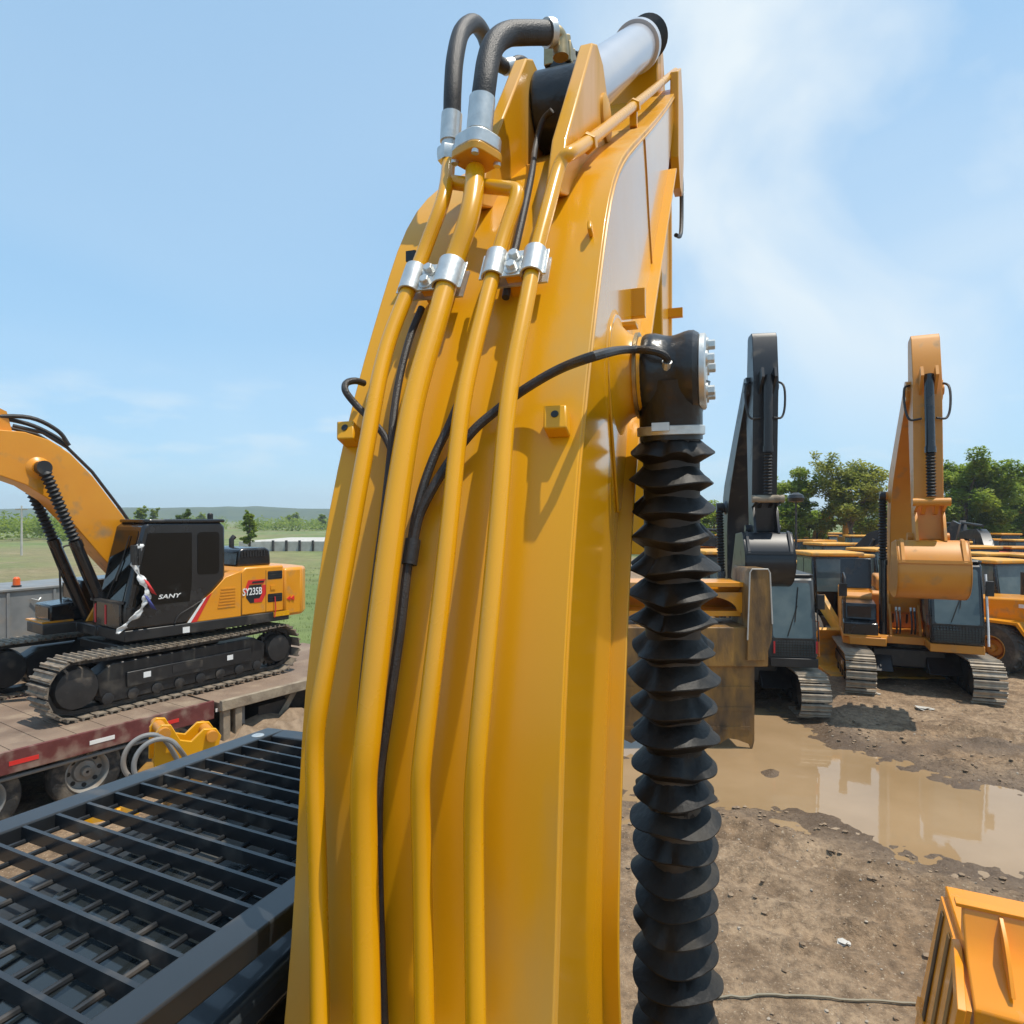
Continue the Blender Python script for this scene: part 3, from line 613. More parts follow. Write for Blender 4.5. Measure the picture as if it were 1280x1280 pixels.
rows.append(brow(h - 0.03, 0.088, 0, 0, 0, 0, 0)); rows.append(brow(h, 0.090, 0, 0, 0, 0, 0))
for k in range(nf):
    up = 1.0 if k < 12 else 0.75
    pit = 0.089 + rb.uniform(-.007, .008); ph = rb.uniform(0, 6); ti = rb.uniform(-.010, .010) * up; tp = rb.uniform(0, 6.28)
    pk = 0.137 + rb.uniform(-.009, .007) if k else 0.126; val = 0.080 + rb.uniform(-.006, .010); sq = rb.uniform(0.0, 0.03) * up; NOT = [(rb.uniform(0, 6.28), rb.uniform(.05, .16) * up, rb.uniform(.10, .24)) for _ in range(3 if k < 14 else 2)]
    am = rb.uniform(.03, .11) * up
    rows.append(brow(h + pit * 0.10, val * 1.06, 0.02, ph, ti * .3, tp, sq * .4))
    rows.append(brow(h + pit * 0.34, (val * .45 + pk * .55), am * .6, ph, ti * .7, tp, sq))
    rows.append(brow(h + pit * 0.56, pk, am, ph, ti, tp, sq)); rows.append(brow(h + pit * 0.60, pk * 1.002, am, ph, ti, tp, sq))
    rows.append(brow(h + pit * 0.78, (val * .5 + pk * .5), am * .5, ph, ti * .6, tp, sq))
    rows.append(brow(h + pit * 0.98, val, 0.01, ph, 0, tp, 0)); h += pit
rows.append(brow(h + .03, .10, 0, 0, 0, 0, 0))
b = MB(); b.grid([r + [r[0]] for r in rows])
b.build('bellows_boot', 'bellows', rodeye, norm=True, ang=40)
MB().lathe([(0.085, 0.2), (0.085, h + 1.2)], AX0, axd, 20).build('cylinder_barrel', 'dark_steel', rodeye)
# ears and arm cylinder
PU, PW = 2.42, 1.57
for v0, v1 in ((-0.458, -0.506), (-0.70, -0.748)):
    ear = [(1.80, 0.92), (1.88, 1.12), (2.26, 1.66), (2.34, 1.71), (2.45, 1.71), (2.53, 1.65), (2.60, 1.52), (2.66, 1.47), (2.95, 1.55), (2.95, 1.35)]
    o = MB().prism(ear, v0, v1, uvw).build('cylinder_ear', 'boom_yellow', main, bevel=0.006)
    s_ = 0.004 if v0 > -0.6 else -0.004
    MB().lathe([(0.07, -0.012), (0.085, -0.006), (0.085, 0.01), (0.07, 0.016)], L(PU + .06, v0 if v0 > -.6 else v1, PW - .05), (0, -1, 0), 24).build('pin_cap', 'boom_yellow', o)
ec = L(PU, -0.603, PW - 0.02)
cE = ond(799, 56, 3.92); cS = Vector((PU + 0.10, -0.60, PW + 0.07)); A0, A1 = L(*cS), L(*cE); ad_ = (A1 - A0).normalized(); Lc = (A1 - A0).length
acyl = MB().lathe([(0.114, 0.0), (0.116, 0.02), (0.116, Lc * 0.93)], A0, ad_, 40).build('arm_cylinder', 'barrel_grey', main)
MB().lathe([(0.132, -0.093), (0.140, -0.085), (0.140, 0.085), (0.132, 0.093)], ec, (0, 1, 0), 36).build('cylinder_eye', 'black_wrap', acyl)
MB().lathe([(0.13, -0.04), (0.134, -0.02), (0.134, 0.0)], A0 + ad_ * 0.02, ad_, 36).tube([ec, A0 + ad_ * .02], 0.13, 30).build('cylinder_base', 'black_wrap', acyl)
MB().lathe([(0.114, 0.0), (0.121, 0.004), (0.121, 0.012), (0.114, 0.016)], A0 + ad_ * 0.10, ad_, 36).build('tie_band', 'black_print', acyl)
MB().lathe([(0.114, Lc * 0.92), (0.136, Lc * 0.922), (0.138, Lc * 0.965), (0.132, Lc * 0.985)], A0, ad_, 40).build('gland_ring', 'barrel_grey', acyl)
bb = MB(); hh = Lc * 0.985; pr = []
for k in range(9): pr += [(0.105, hh + k * .045), (0.130, hh + k * .045 + .022)]
bb.lathe(pr, A0, ad_, 32).build('rod_boot', 'rubber', acyl)
bt = MB(); q0 = A0 + ad_ * 0.30 + Vector((-.02, .06, .12))
bt.tube([q0 + Vector((-.05, .02, -.03)), q0 + Vector((-.03, 0, .03)), q0 + Vector((0, -.01, .01)), q0 + Vector((.03, -.02, .05)), q0 + Vector((.05, -.03, 0)), q0 + Vector((.01, 0, -.02)), q0 + Vector((-.02, -.03, 0.02))], 0.009, 6).build('tied_knot', 'black_print', acyl)
# port block with bolts on the cylinder base
pc = L(*ond(701, 78, 2.52)); blk = MB().box(pc + Vector((0, 0, 0.0)), (0.115, 0.105, 0.075)).build('port_block', 'brass_metal', acyl, bevel=0.004)
MB().lathe([(0.06, 0), (0.06, 0.07)], pc - Vector((0, 0, 0.10)), (0, 0, 1), 20).build('port_neck', 'black_wrap', acyl)
for sx in (-1, 1):
    for sy in (-1, 1): hexbolt(pc + Vector((sx * .04, sy * .036, 0.036)), (0, 0, 1), 0.013, 0.03, False).build('bolt', 'brass_metal', acyl)
def fit(pts, r, m, name): return MB().tube([L(*p) for p in spline(pts, 5)], r, 18).build(name, m, main)
d1 = lambda p: p.x * cT - p.y * sT
zA = d1(pipe_pts[0][0]); zB = d1(pipe_pts[1][0])
hose([ond(565, 148, zA), ond(566, 110, zA), ond(569, 72, zA + .03), ond(577, 40, zA + .1), ond(592, 29, zA + .2), ond(604, 42, zA + .32), ond(611, 62, zA + .45), ond(622, 78, zA + .52), ond(632, 84, zA + .55)], 0.0275, 'hydraulic_hose', seg=18)
fit([ond(631, 84, zA + .55), ond(640, 82, zA + .57)], 0.030, 'zinc', 'hose_fitting')
fit([ond(638, 81, zA + .57), ond(648, 76, zA + .6), ond(657, 80, zA + .65), ond(666, 96, zA + .7)], 0.020, 'rubber', 'elbow_pipe')
hose([ond(602, 135, zB), ond(606, 105, zB), ond(610, 78, zB + .02), ond(618, 55, zB + .05), ond(634, 43, zB + .10), ond(655, 41, zB + .14), ond(684, 41, zB + .2)], 0.0345, 'hydraulic_hose', seg=20)
fit([ond(683, 41, zB + .2), ond(690, 41, zB + .21)], 0.042, 'zinc', 'hose_fitting')
fit([ond(688, 40, zB + .21), ond(696, 43, zB + .22), ond(700, 52, zB + .23), ond(701, 72, zB + .23)], 0.026, 'brass_metal', 'elbow_pipe')
# fittings at the pipe tops
fit([ond(565, 143, zA), ond(564, 158, zA), ond(563, 178, zA)], 0.032, 'zinc', 'hose_fitting')
fit([ond(563, 177, zA), ond(562, 188, zA)], 0.027, 'zinc', 'hose_fitting')
a0 = L(*ond(562, 186, zA)); a1 = L(*ond(561, 203, zA)); MB().lathe([(0.036, 0), (0.038, 0.006), (0.038, (a1 - a0).length * .55), (0.034, (a1 - a0).length)], a0, a1 - a0, 6).build('pipe_nut', 'zinc', main)
fit([ond(603, 123, zB), ond(601, 145, zB), ond(599, 166, zB)], 0.038, 'zinc', 'hose_fitting')
fit([ond(599, 165, zB), ond(598, 180, zB)], 0.029, 'zinc', 'hose_fitting')
f0 = L(*ond(598, 174, zB)); f1 = L(*ond(594, 214, zB)); fd = (f1 - f0).normalized(); fx = Vector((0, -1, 0)); fx = (fx - fd * fx.dot(fd)).normalized(); FM = Matrix((fx, fd.cross(fx), fd)).transposed()
def rbox(c, sx, sy, h, r):
    bq = MB(); bq.prism(rounded(-sx / 2, sx / 2, -sy / 2, sy / 2, r), 0, h, lambda p, q, t: c + FM @ Vector((p, q, t))); return bq
rot45 = FM; FM = FM @ Matrix.Rotation(R(28), 3, 'Z')
fl = rbox(f0, 0.125, 0.115, 0.042, 0.04).build('flange_half', 'zinc', main, bevel=0.004)
fl2 = rbox(f0 + fd * 0.043, 0.127, 0.117, 0.024, 0.03).build('pipe_flange', 'boom_yellow', main, bevel=0.003)
for sx in (-1, 1):
    for sy in (-1, 1): MB().lathe([(0.011, 0), (0.011, 0.01)], f0 + fd * 0.066 + FM @ Vector((sx * .046, sy * .042, 0)), fd, 10).build('bolt', 'zinc', fl2)
# arm hanging behind the boom tip
armp = [(4.24, 3.02), (4.34, 3.10), (4.46, 3.08), (4.72, 2.75), (4.93, 2.1), (4.96, 1.2), (4.86, -0.25), (4.60, -0.25), (4.46, 1.0), (4.26, 2.1), (4.14, 2.6), (4.12, 3.0)]
arm = MB().prism(armp, -0.43, -0.83, uvw).build('arm', 'boom_yellow', main, bevel=0.01)
for v in (-0.40, -0.86): MB().prism([(4.36, 2.05), (4.40, 2.05), (4.78, 2.85), (4.72, 2.9)], v - .02, v + .02, uvw).build('arm_rib', 'boom_yellow', arm)
MB().lathe([(0.15, 0), (0.15, 0.52)], L(4.33, -0.895, 2.47), (0, -1, 0), 28).build('arm_pivot', 'boom_yellow', main)
tipb = [(4.10, 2.20), (4.10, 2.72), (4.32, 2.88), (4.52, 2.72), (4.56, 2.4), (4.45, 2.12), (4.25, 2.08)]
for v0, v1 in ((VR + .03, VR - .02), (VL - .03, VL + .02)): MB().prism(tipb, v0, v1, uvw).build('tip_plate', 'boom_yellow', boom, bevel=0.005)
p0 = onv(851, 216, -0.33); p1 = onv(851, 292, -0.33)
MB().tube([L(*q) for q in spline([onv(846, 214, -0.34), p0, onv(852, 250, -0.33), p1, onv(845, 294, -0.34)], 4)], 0.014, 8).build('hose', 'hose', main)
p = onv(848, 391, -0.36); MB().box(L(p.x, -0.38, p.z), (0.05, 0.10, 0.06)).build('bracket', 'boom_yellow', main)
MB().tube([L(4.80, -0.43, 3.0), L(4.9, -0.43, 1.9), L(4.9, -0.43, 1.1)], 0.02, 8).build('hydraulic_pipe', 'pipe_yellow', main)

# cab with the barred roof guard
KS = 0.070; W0 = -0.835
def GP(u, v, dz=0.0): return L(u, v, W0 - KS * u + dz)
gr_, gl_, gu0, gu1 = -1.0, -2.15, -0.35, 2.66
def bar4(b, p, q, wd, ht, up=Vector((0, 0, 1))):
    p, q = Vector(p), Vector(q); d = (q - p); ln = d.length; d.normalize(); sd = up.cross(d).normalized(); n = d.cross(sd)
    return b.box((p + q) / 2, (ln, wd, ht), Matrix((d, sd, n)).transposed())
fb = MB()
bar4(fb, GP(gu0, gr_ - .045, -.03), GP(gu1, gr_ - .045, -.03), 0.09, 0.06); bar4(fb, GP(gu0, gl_ + .05, -.03), GP(gu1, gl_ + .05, -.03), 0.10, 0.06)
bar4(fb, GP(gu1 - .05, gr_ - .11, -.031), GP(gu1 - .05, gl_ + .10, -.031), 0.10, 0.058); bar4(fb, GP(gu0 + .05, gr_ - .11, -.031), GP(gu0 + .05, gl_ + .10, -.031), 0.10, 0.058)
guard = fb.build('roof_guard', 'guard_blue', main, bevel=0.006)
SK = 0.12
k = 0; u = gu0 + 0.17
while u < gu1 - 0.12:
    bb = MB(); ur, ul = u, u + SK * (abs(gl_) - abs(gr_))
    if ul < gu1 - 0.1: bar4(bb, GP(ur, gr_ - .08, -.024), GP(ul, gl_ + .09, -.024), 0.012, 0.040); bb.build('guard_bar', 'guard_blue', guard)
    u += 0.105
for k in range(9):
    v = gr_ - 0.19 - k * 0.105
    MB().tube([GP(gu0 + .05, v, -.044), GP(gu1 - .06, v, -.044)], 0.0078, 8).build('guard_rod', 'guard_blue', guard)
for (u, v) in ((2.52, gl_ + .06), (0.72, gr_ - .05)): MB().lathe([(0.028, 0), (0.028, 0.004), (0.02, 0.007)], GP(u, v, -0.001), (0, 0, 1), 18).build('bolt_cover', 'zinc', guard)
zroof = W0 + CAM_H - 0.26
cab = MB(); cab.b2(*[gu0 + .1 - U0, 2.45 - U0], -(gr_ - .04) + V0, -(-2.06) + V0, zroof - 0.10, zroof)
cabo = cab.build('cab', 'roof_dark', main, bevel=0.03)
yA, yB = V0 - (gr_ - .06), V0 + 1.96
MB().b2(gu0 + .12 - U0, 2.40 - U0, yA, yB, 1.2, zroof - 0.10).build('cab_body', 'cab_black', cabo, bevel=0.04)
MB().b2(0.35 - U0 + .3, 1.75 - U0 + .3, yA + .12, yB - .12, zroof - .002, zroof + 0.02).build('roof_hatch', 'glass_dark', cabo, bevel=0.01)
for k in range(3): MB().b2(gu0 + .3 - U0, 2.3 - U0, yA + .2 + k * .22, yA + .225 + k * .22, zroof - .001, zroof + 0.012).build('roof_rib', 'roof_dark', cabo)
for uu in (gu0 + .2, 2.3):
    for vv in (gr_ - .06, -1.9): MB().tube([Vector((uu - U0, V0 - vv, zroof - .02)), GP(uu, vv, -.03)], 0.02, 8).build('guard_post', 'guard_blue', guard)
MB().tube(spline([L(2.2, -.955, -1.5), L(1.8, -.965, -1.62), L(1.4, -.965, -1.78), L(1.0, -.96, -2.0)], 5), 0.022, 10).build('hose', 'hose', main)
MB().tube(spline([L(2.2, -.96, -1.62), L(1.8, -.965, -1.75), L(1.4, -.965, -1.9), L(1.0, -.96, -2.2)], 5), 0.022, 10).build('hose', 'hose', main)
# deck and undercarriage below the frame
MB().b2(-2.6, 0.9, -1.3, 1.3, 1.02, 1.22).build('deck', 'black_paint', main, bevel=0.02)
MB().b2(-0.2, 1.1, -0.36, -0.30, 1.2, 2.2).b2(-0.2, 1.1, 0.30, 0.36, 1.2, 2.2).build('boom_foot_bracket', 'boom_yellow', main)
MB().prism(rounded(-2.75, -0.9, -1.3, 1.3, .3), 1.22, 2.25, lambda p, q, t: (p, q, t)).build('engine_hood', 'orange_paint', main, bevel=0.03)
for y in (-1.19, 1.19):
    b = MB(); b.prism([(-1.83 + .45 * math.cos(R(a)), .47 + .45 * math.sin(R(a))) for a in range(90, 271, 15)] + [(1.83 + .45 * math.cos(R(a)), .47 + .45 * math.sin(R(a))) for a in range(-90, 91, 15)], y - .3, y + .3)
    b.build('track', 'steel_shoe', main)
MB().b2(-1.0, 1.0, -0.95, 0.95, 0.45, 1.03).build('car_body', 'dark_steel', main, bevel=0.03)

# ================================================================ generic crawler excavators
def track_pos(n=49, xr=1.83, rr=0.43, zc=0.475):
    out = []; Ls = 2 * xr; La = math.pi * rr; tot = 2 * Ls + 2 * La
    for k in range(n):
        s = tot * k / n
        if s < Ls: out.append((-xr + s, zc + rr - 0.03 * math.sin(math.pi * s / Ls), 0.0))
        elif s < Ls + La: a = (s - Ls) / rr; out.append((xr + rr * math.sin(a), zc + rr * math.cos(a), a))
        elif s < 2 * Ls + La: out.append((xr - (s - Ls - La), zc - rr, math.pi))
        else: a = (s - 2 * Ls - La) / rr; out.append((-xr - rr * math.sin(a), zc - rr * math.cos(a), math.pi + a))
    return out
def shoe_mesh(m):
    b = MB(); b.b2(-.086, .086, -.30, .30, 0.0, .016)
    for x in (-.062, .045): b.prism([(x - .020, .015), (x + .020, .015), (x + .012, .050), (x - .012, .050)], -.30, .30)
    return b.mesh('shoe', m)
SHOES = {k: shoe_mesh(k) for k in ('steel_shoe', 'steel_shoe_pale')}
def undercarriage(root, shoem, detail):
    for sgn in (-1, 1):
        y = 1.19 * sgn
        poly = [(x, z) for x, z, a in track_pos(36, 1.83, 0.415)]; inner = [(x, z) for x, z, a in track_pos(36, 1.83, 0.345)]
        b = MB(); vv = []
        for (p, q) in zip(poly, inner): vv += [(p[0], y - .11, p[1]), (p[0], y + .11, p[1]), (q[0], y + .11, q[1]), (q[0], y - .11, q[1])]
        n = 36; b.add(vv, [(4 * i + k, 4 * i + (k + 1) % 4, 4 * ((i + 1) % n) + (k + 1) % 4, 4 * ((i + 1) % n) + k) for i in range(n) for k in range(4)])
        trk = b.build('track', 'dark_steel', root)
        for x, z, a in track_pos():
            o = bpy.data.objects.new('shoe', SHOES[shoem]); col.objects.link(o); o.parent = trk
            o.location = (x, y, z); o.rotation_euler = (0, a, 0)
        fr = MB().prism([(-1.42, .15), (1.38, .15), (1.50, .28), (1.55, .62), (1.3, .76), (-1.3, .76), (-1.55, .62), (-1.52, .28)], y - .17, y + .17).build('track_frame', 'black_paint', root, bevel=0.02)
        MB().b2(-1.2, 1.1, y + sgn * .17, y + sgn * .21, .34, .58).build('frame_guard', 'black_paint', fr, bevel=.01)
        MB().b2(-.2, .35, y + sgn * .21, y + sgn * .216, .42, .54).build('frame_plate', 'dark_steel', fr)
        for px_ in (-.75, .78): MB().b2(px_ - .06, px_ + .06, y + sgn * .21, y + sgn * .214, .44, .53).build('sticker', 'white_paint', fr)
        MB().lathe([(.10, -.22), (.30, -.20), (.345, -.06), (.345, .06), (.30, .20), (.10, .22)], (1.83, y, .475), (0, 1, 0), 28).build('idler_wheel', 'dark_steel', root)
        b = MB(); b.prism([(-1.83 + (.37 if k % 2 else .30) * math.cos(math.pi * k / 21), .475 + (.37 if k % 2 else .30) * math.sin(math.pi * k / 21)) for k in range(42)], y - .035, y + .035)
        b.lathe([(.12, -.24), (.25, -.22), (.27, .0), (.25, .22), (.12, .24)], (-1.83, y, .475), (0, 1, 0), 26); b.build('sprocket', 'dark_steel', root)
        for k in range(8): MB().lathe([(.06, -.2), (.09, -.19), (.09, -.08), (.07, -.07), (.07, .07), (.09, .08), (.09, .19), (.06, .2)], (-1.35 + k * .39, y, .22), (0, 1, 0), 14).build('roller', 'dark_steel', root)
        b = MB()
        for x0, x1 in ((.95, .45), (-.95, -.45)): b.prism([(x0 - .16, .40), (x0 + .16, .40), (x1 + .22, .88), (x1 - .22, .88)], y - sgn * .14, sgn * .35, lambda p, q, t: (p, t, q))
        b.build('leg_beam', 'black_paint', root, bevel=.02)
    MB().b2(-.8, .8, -.75, .75, .46, .90).build('car_body', 'black_paint', root, bevel=.04)
    MB().lathe([(.62, .88), (.66, .90), (.66, 1.05)], (0, 0, 0), (0, 0, 1), 36).build('swing_ring', 'dark_steel', root)
def pane(b, poly, fn): b.prism(poly, 0, 0.012, fn)
def excavator(label, loc, th, uh, sc, beta, alpha, gam, C, shoem='steel_shoe', group=None, cabm='cab_black', glass='glass_dark', side=True, boots=True, cdx=0.0):
    root = thing('crawler_excavator', label, 'excavator', loc, th, group, sc); sw = uh - th
    undercarriage(root, shoem, 2)
    K = dict(parent=root, rz=sw)
    def U(b, name, m, bevel=0, par=None, ang=32):
        o = b.build(name, m, par or root, bevel=bevel, ang=ang)
        if par is None: o.rotation_euler.z = sw
        return o
    Y = C['body']
    U(MB().prism([(-2.1, -1.33), (1.35, -1.33), (1.5, -1.2), (1.5, -.45), (1.0, -.4), (1.0, .35), (1.72 + cdx, .36), (1.72 + cdx, 1.36), (-2.1, 1.36)], 1.04, 1.22, lambda p, q, t: (p, q, t)), 'deck', C['skirt'], .015)
    plan = [(-2.0, -1.33), (-2.0, 1.33), (-2.45, 1.30), (-2.7, 1.05), (-2.8, .5), (-2.8, -.5), (-2.7, -1.05), (-2.45, -1.30)]
    U(MB().prism(plan, 1.10, 2.06, lambda p, q, t: (p, q, t)), 'counterweight', Y, .06)
    hood = U(MB().prism([(-1.995, 1.22), (-.32 + cdx, 1.22), (-.32 + cdx, 2.04), (-.42 + cdx, 2.12), (-1.995, 2.12)], -.62, 1.335), 'engine_housing', Y, .03)
    cov = U(MB().prism([(-1.92, 2.115), (-.42 + cdx, 2.115), (-.46 + cdx, 2.42), (-.56 + cdx, 2.47), (-1.80, 2.47), (-1.90, 2.42)], -.5, 1.02), 'engine_cover', C['cover'], .04)
    for k in range(9): MB().b2(-1.78 + k * .06, -1.75 + k * .06, 1.015, 1.03, 2.30, 2.41).build('cover_slot', 'black_print', cov)
    U(MB().tube([(-1.5, .3, 2.45), (-1.5, .3, 2.62), (-1.56, .3, 2.68)], .05, 12), 'exhaust_pipe', 'dark_steel')
    U(MB().tube([(-.7, -.2, 2.45), (-.7, -.2, 2.58)], .05, 10).lathe([(.09, .56), (.09, .64), (.03, .68)], (-.7, -.2, 2.0), (0, 0, 1), 14), 'air_intake', 'black_paint')
    # cab side lower panel with slanted front
    U(MB().prism([(p_ + cdx, q_) for p_, q_ in ((-.315, 1.22), (.69, 1.22), (.41, 1.60), (.25, 1.72), (-.005, 1.97), (-.315, 2.06))], 1.0, 1.352), 'side_panel', Y, .01)
    # right side: fuel tank, tool boxes with steps
    tank = U(MB().prism([(-1.99, 1.22), (.10, 1.22), (.10, 2.0), (-.02, 2.1), (-1.99, 2.1)], -1.33, -.63), 'fuel_tank', Y, .03)
    tb = U(MB().prism([(.105, 1.22), (1.34, 1.22), (1.34, 1.52), (.92, 1.55), (.86, 1.92), (.105, 1.95)], -1.32, -.60), 'tool_box', C['tool'], .025)
    MB().b2(.905, .94, -1.22, -.72, 1.60, 1.86).build('tool_box_panel', 'cab_black', tb)
    MB().b2(1.342, 1.355, -1.26, -.66, 1.27, 1.48).build('tool_box_door', 'cab_black', tb)
    MB().b2(1.0, 1.48, -1.33, -.55, 1.221, 1.25).build('step_plate', Y, tb)
    U(MB().tube(spline([(.95, -1.27, 1.5), (.95, -1.27, 2.4), (.7, -1.27, 2.55), (-.2, -1.27, 2.55), (-.3, -1.27, 2.1)], 5), .018, 8), 'handrail', C['rail'])
    if C.get('mirror', True): U(MB().tube([(1.3, -1.29, 1.5), (1.34, -1.33, 2.15)], .014, 6).box((1.35, -1.33, 2.28), (.04, .17, .30)), 'mirror', 'black_paint')
    for y in (-.30, .30): U(MB().prism([(-.25, 1.22), (.9, 1.22), (.75, 1.5), (.32, 2.1), (.02, 2.12), (-.2, 1.8)], y - .03, y + .03), 'boom_foot_bracket', Y, .01)
    # cab
    cpro = [(1.74, 1.22), (1.74, 1.55), (1.44, 2.90), (1.34, 2.98), (.10, 2.98), (.0, 2.90), (0.0, 1.98), (.26, 1.72), (.42, 1.60), (.70, 1.22)]
    cab = U(MB().prism(cpro, .36, 1.36), 'cab', cabm, .045); cab.location = Matrix.Rotation(sw, 3, 'Z') @ Vector((cdx, 0, 0))
    rf = MB().prism(rounded(-.02, 1.40, .34, 1.38, .10), 2.97, 3.03, lambda p, q, t: (p, q, t)).build('roof', C.get('roof', cabm), cab, bevel=.02)
    def sidep(poly, y, s): return MB().prism(poly, y, y + s * .008)
    for y, s in ((1.36, 1), (.36, -1)):
        sidep([(1.60, 1.60), (1.36, 2.80), (.62, 2.80), (.62, 1.95), (.66, 1.60)], y, s).build('window', glass, cab, bevel=.002)
        sidep(rounded(.12, .52, 2.05, 2.80, .06), y, s).build('window', glass, cab)
    nrm = Vector((1.35, 0, .30)).normalized()
    def fr(p, q, t): return Vector((1.74 - .3 * (q - 1.55) / 1.35, p, q)) + nrm * t
    ws = MB().prism(rounded(.45, 1.27, 1.66, 2.84, .06), -.002, .008, fr).build('windscreen', glass, cab)
    MB().prism(rounded(.45, 1.27, 1.28, 1.54, .04), 0, .01, lambda p, q, t: (1.74 + t, p, q)).build('lower_window', glass, cab)
    # wiper, grille guard in front of the lower window
    MB().tube([fr(.75, 1.7, .03), fr(.98, 2.35, .03)], .010, 6).tube([fr(.92, 2.0, .025), fr(1.02, 2.75, .025)], .009, 6).build('wiper', 'black_paint', cab)
    if C.get('grille', True):
        g = MB()
        for k in range(7): g.b2(1.765, 1.78, .42, 1.30, 1.30 + k * .055, 1.312 + k * .055)
        for k in range(16): g.b2(1.764, 1.779, .42 + k * .058, .43 + k * .058, 1.28, 1.66)
        g.b2(1.75, 1.79, .40, 1.32, 1.64, 1.67); g.build('front_grille', 'black_paint', cab)
    MB().tube([(1.68, 1.40, 1.6), (1.50, 1.40, 2.7)], .014, 6).build('grab_rail', C.get('grab', 'black_paint'), cab)
    MB().box((1.62, 1.46, 2.45), (.05, .15, .32)).tube([(1.55, 1.38, 2.5), (1.62, 1.45, 2.5)], .012, 6).build('mirror', 'black_paint', cab, bevel=.01)
    MB().lathe([(.05, 0), (.05, .09), (.03, .11)], (.2, 1.2, 3.03), (0, 0, 1), 12).build('beacon_base', 'black_paint', cab)
    # boom
    F = Vector((C.get('fx', .15), 1.85)); Lb = 5.7; cb, sb = math.cos(beta), math.sin(beta)
    def ch(x, y): return (F.x + x * cb - y * sb, F.y + x * sb + y * cb)
    bp = [(-.22, .06), (-.1, .26), (.2, .40), (1.0, .93), (1.7, 1.34), (2.15, 1.53), (2.5, 1.59), (2.85, 1.54), (3.3, 1.34), (4.4, .86), (5.5, .36), (5.82, .22), (5.9, .02), (5.8, -.14), (5.6, -.18), (5.3, -.06), (4.3, .34), (3.3, .66), (2.9, .76), (2.5, .78), (2.1, .70), (1.6, .46), (1.0, .13), (.3, -.22), (0, -.26), (-.18, -.12)]
    bw = C.get('boomw', .27)
    boom = U(MB().prism([ch(*p) for p in bp], -bw, bw), 'boom', C['boom'], .012)
    for s in (-1, 1):
        MB().lathe([(.20, -.02), (.15, .03), (.11, .05), (.11, .09)], (ch(2.45, 1.1)[0], s * bw, ch(2.45, 1.1)[1]), (0, s, 0), 24).build('pin_boss', C['boom'], boom)
        MB().tube([(ch(*q)[0], s * .15, ch(*q)[1]) for q in ((.5, .70), (1.0, 1.02), (1.7, 1.43), (2.2, 1.63), (2.6, 1.68), (3.0, 1.58))], .028, 8).build('hydraulic_pipe', C['pipe'], boom)
        MB().tube([(ch(*q)[0], s * .15, ch(*q)[1]) for q in spline([(-.1, .5, 0), (-.2, .35, 0), (-.6, .1, 0), (-1.0, .2, 0)], 3) for q in [(q.x, q.y)]], .026, 8).build('hose', 'hose', boom)
    for s in (-1, 1):
        c0 = Vector((.82, s * .46, 1.30)); pb = ch(2.45, 1.1); c1 = Vector((pb[0], s * .46, pb[1])); d = (c1 - c0); ln = d.length; d.normalize()
        bl = max(1.45, ln * .52)
        cy = U(MB().tube([c0 - d * .08, c0 + d * bl], .085, 18).lathe([(.10, bl - .1), (.10, bl + .02)], c0, d, 18), 'boom_cylinder', 'cab_black')
        if boots:
            pr = []; hh = bl + .02; k = 0
            while hh < ln - .10: pr += [(.062, hh), (.098, hh + .035)]; hh += .07
            MB().lathe(pr + [(.06, ln - .05)], c0, d, 18).build('rod_boot', 'rubber', cy, ang=20)
        else: MB().tube([c0 + d * bl, c1], .05, 14).build('cylinder_rod', 'zinc', cy)
        MB().lathe([(.11, -.07), (.11, .07)], c1, (0, 1, 0), 18).build('rod_eye', 'black_paint', cy)
        MB().tube([c0 + d * .2 + Vector((.1, 0, 0)), c0 + d * (bl * .6) + Vector((.11, 0, 0)), c0 + d * bl + Vector((.09, 0, 0))], .016, 6).build('cylinder_pipe', 'dark_steel', cy)
    # arm
    T = Vector(ch(5.68, .03)); ca, sa = math.cos(alpha), math.sin(alpha)
    def am(a, b_): return (T.x + a * ca - b_ * sa, T.y + a * sa + b_ * ca)
    ap = [(-1.0, -.02), (-1.05, .05), (-1.02, .36), (-.90, .44), (.0, .52), (.35, .46), (2.7, .17), (2.98, .12), (3.05, 0), (2.98, -.12), (2.8, -.14), (.5, -.26), (.1, -.24), (-.15, -.16)]
    arm = U(MB().prism([am(*p) for p in ap], -C.get('armw', .185), C.get('armw', .185)), 'arm', C['arm'], .012)
    for s in (-1, 1): MB().prism([am(*p) for p in ((-.12, .44), (-.2, .78), (.0, .84), (.28, .44))], s * .12 - .025, s * .12 + .025).build('cylinder_ear', C['arm'], arm)
    MB().lathe([(.10, -.34), (.10, .34)], (T.x, 0, T.y), (0, 1, 0), 18).build('arm_pivot', C['arm'], arm)
    MB().lathe([(.07, -.2), (.07, .2)], (am(-.88, .14)[0], 0, am(-.88, .14)[1]), (0, 1, 0), 16).build('arm_pin', 'black_paint', arm)
    # arm cylinder on the boom
    q0 = ch(3.25, 1.66); q1 = am(-.88, .14); a0 = Vector((q0[0], 0, q0[1])); a1 = Vector((q1[0], 0, q1[1])); d = (a1 - a0); ln = d.length; d.normalize()
    ac = U(MB().tube([a0, a0 + d * ln * .66], .092, 18), 'arm_cylinder', C['acyl'])
    MB().tube([a0 + d * ln * .66, a1], .055, 14).build('cylinder_rod', 'zinc', ac)
    for s in (-1, 1): MB().prism([ch(*p) for p in ((2.95, 1.46), (3.16, 1.74), (3.34, 1.74), (3.6, 1.18))], s * .13 - .02, s * .13 + .02).build('cylinder_ear', C['boom'], boom)
    # bucket cylinder, links, bucket
    B = Vector(am(2.92, 0)); cg, sg = math.cos(gam), math.sin(gam)
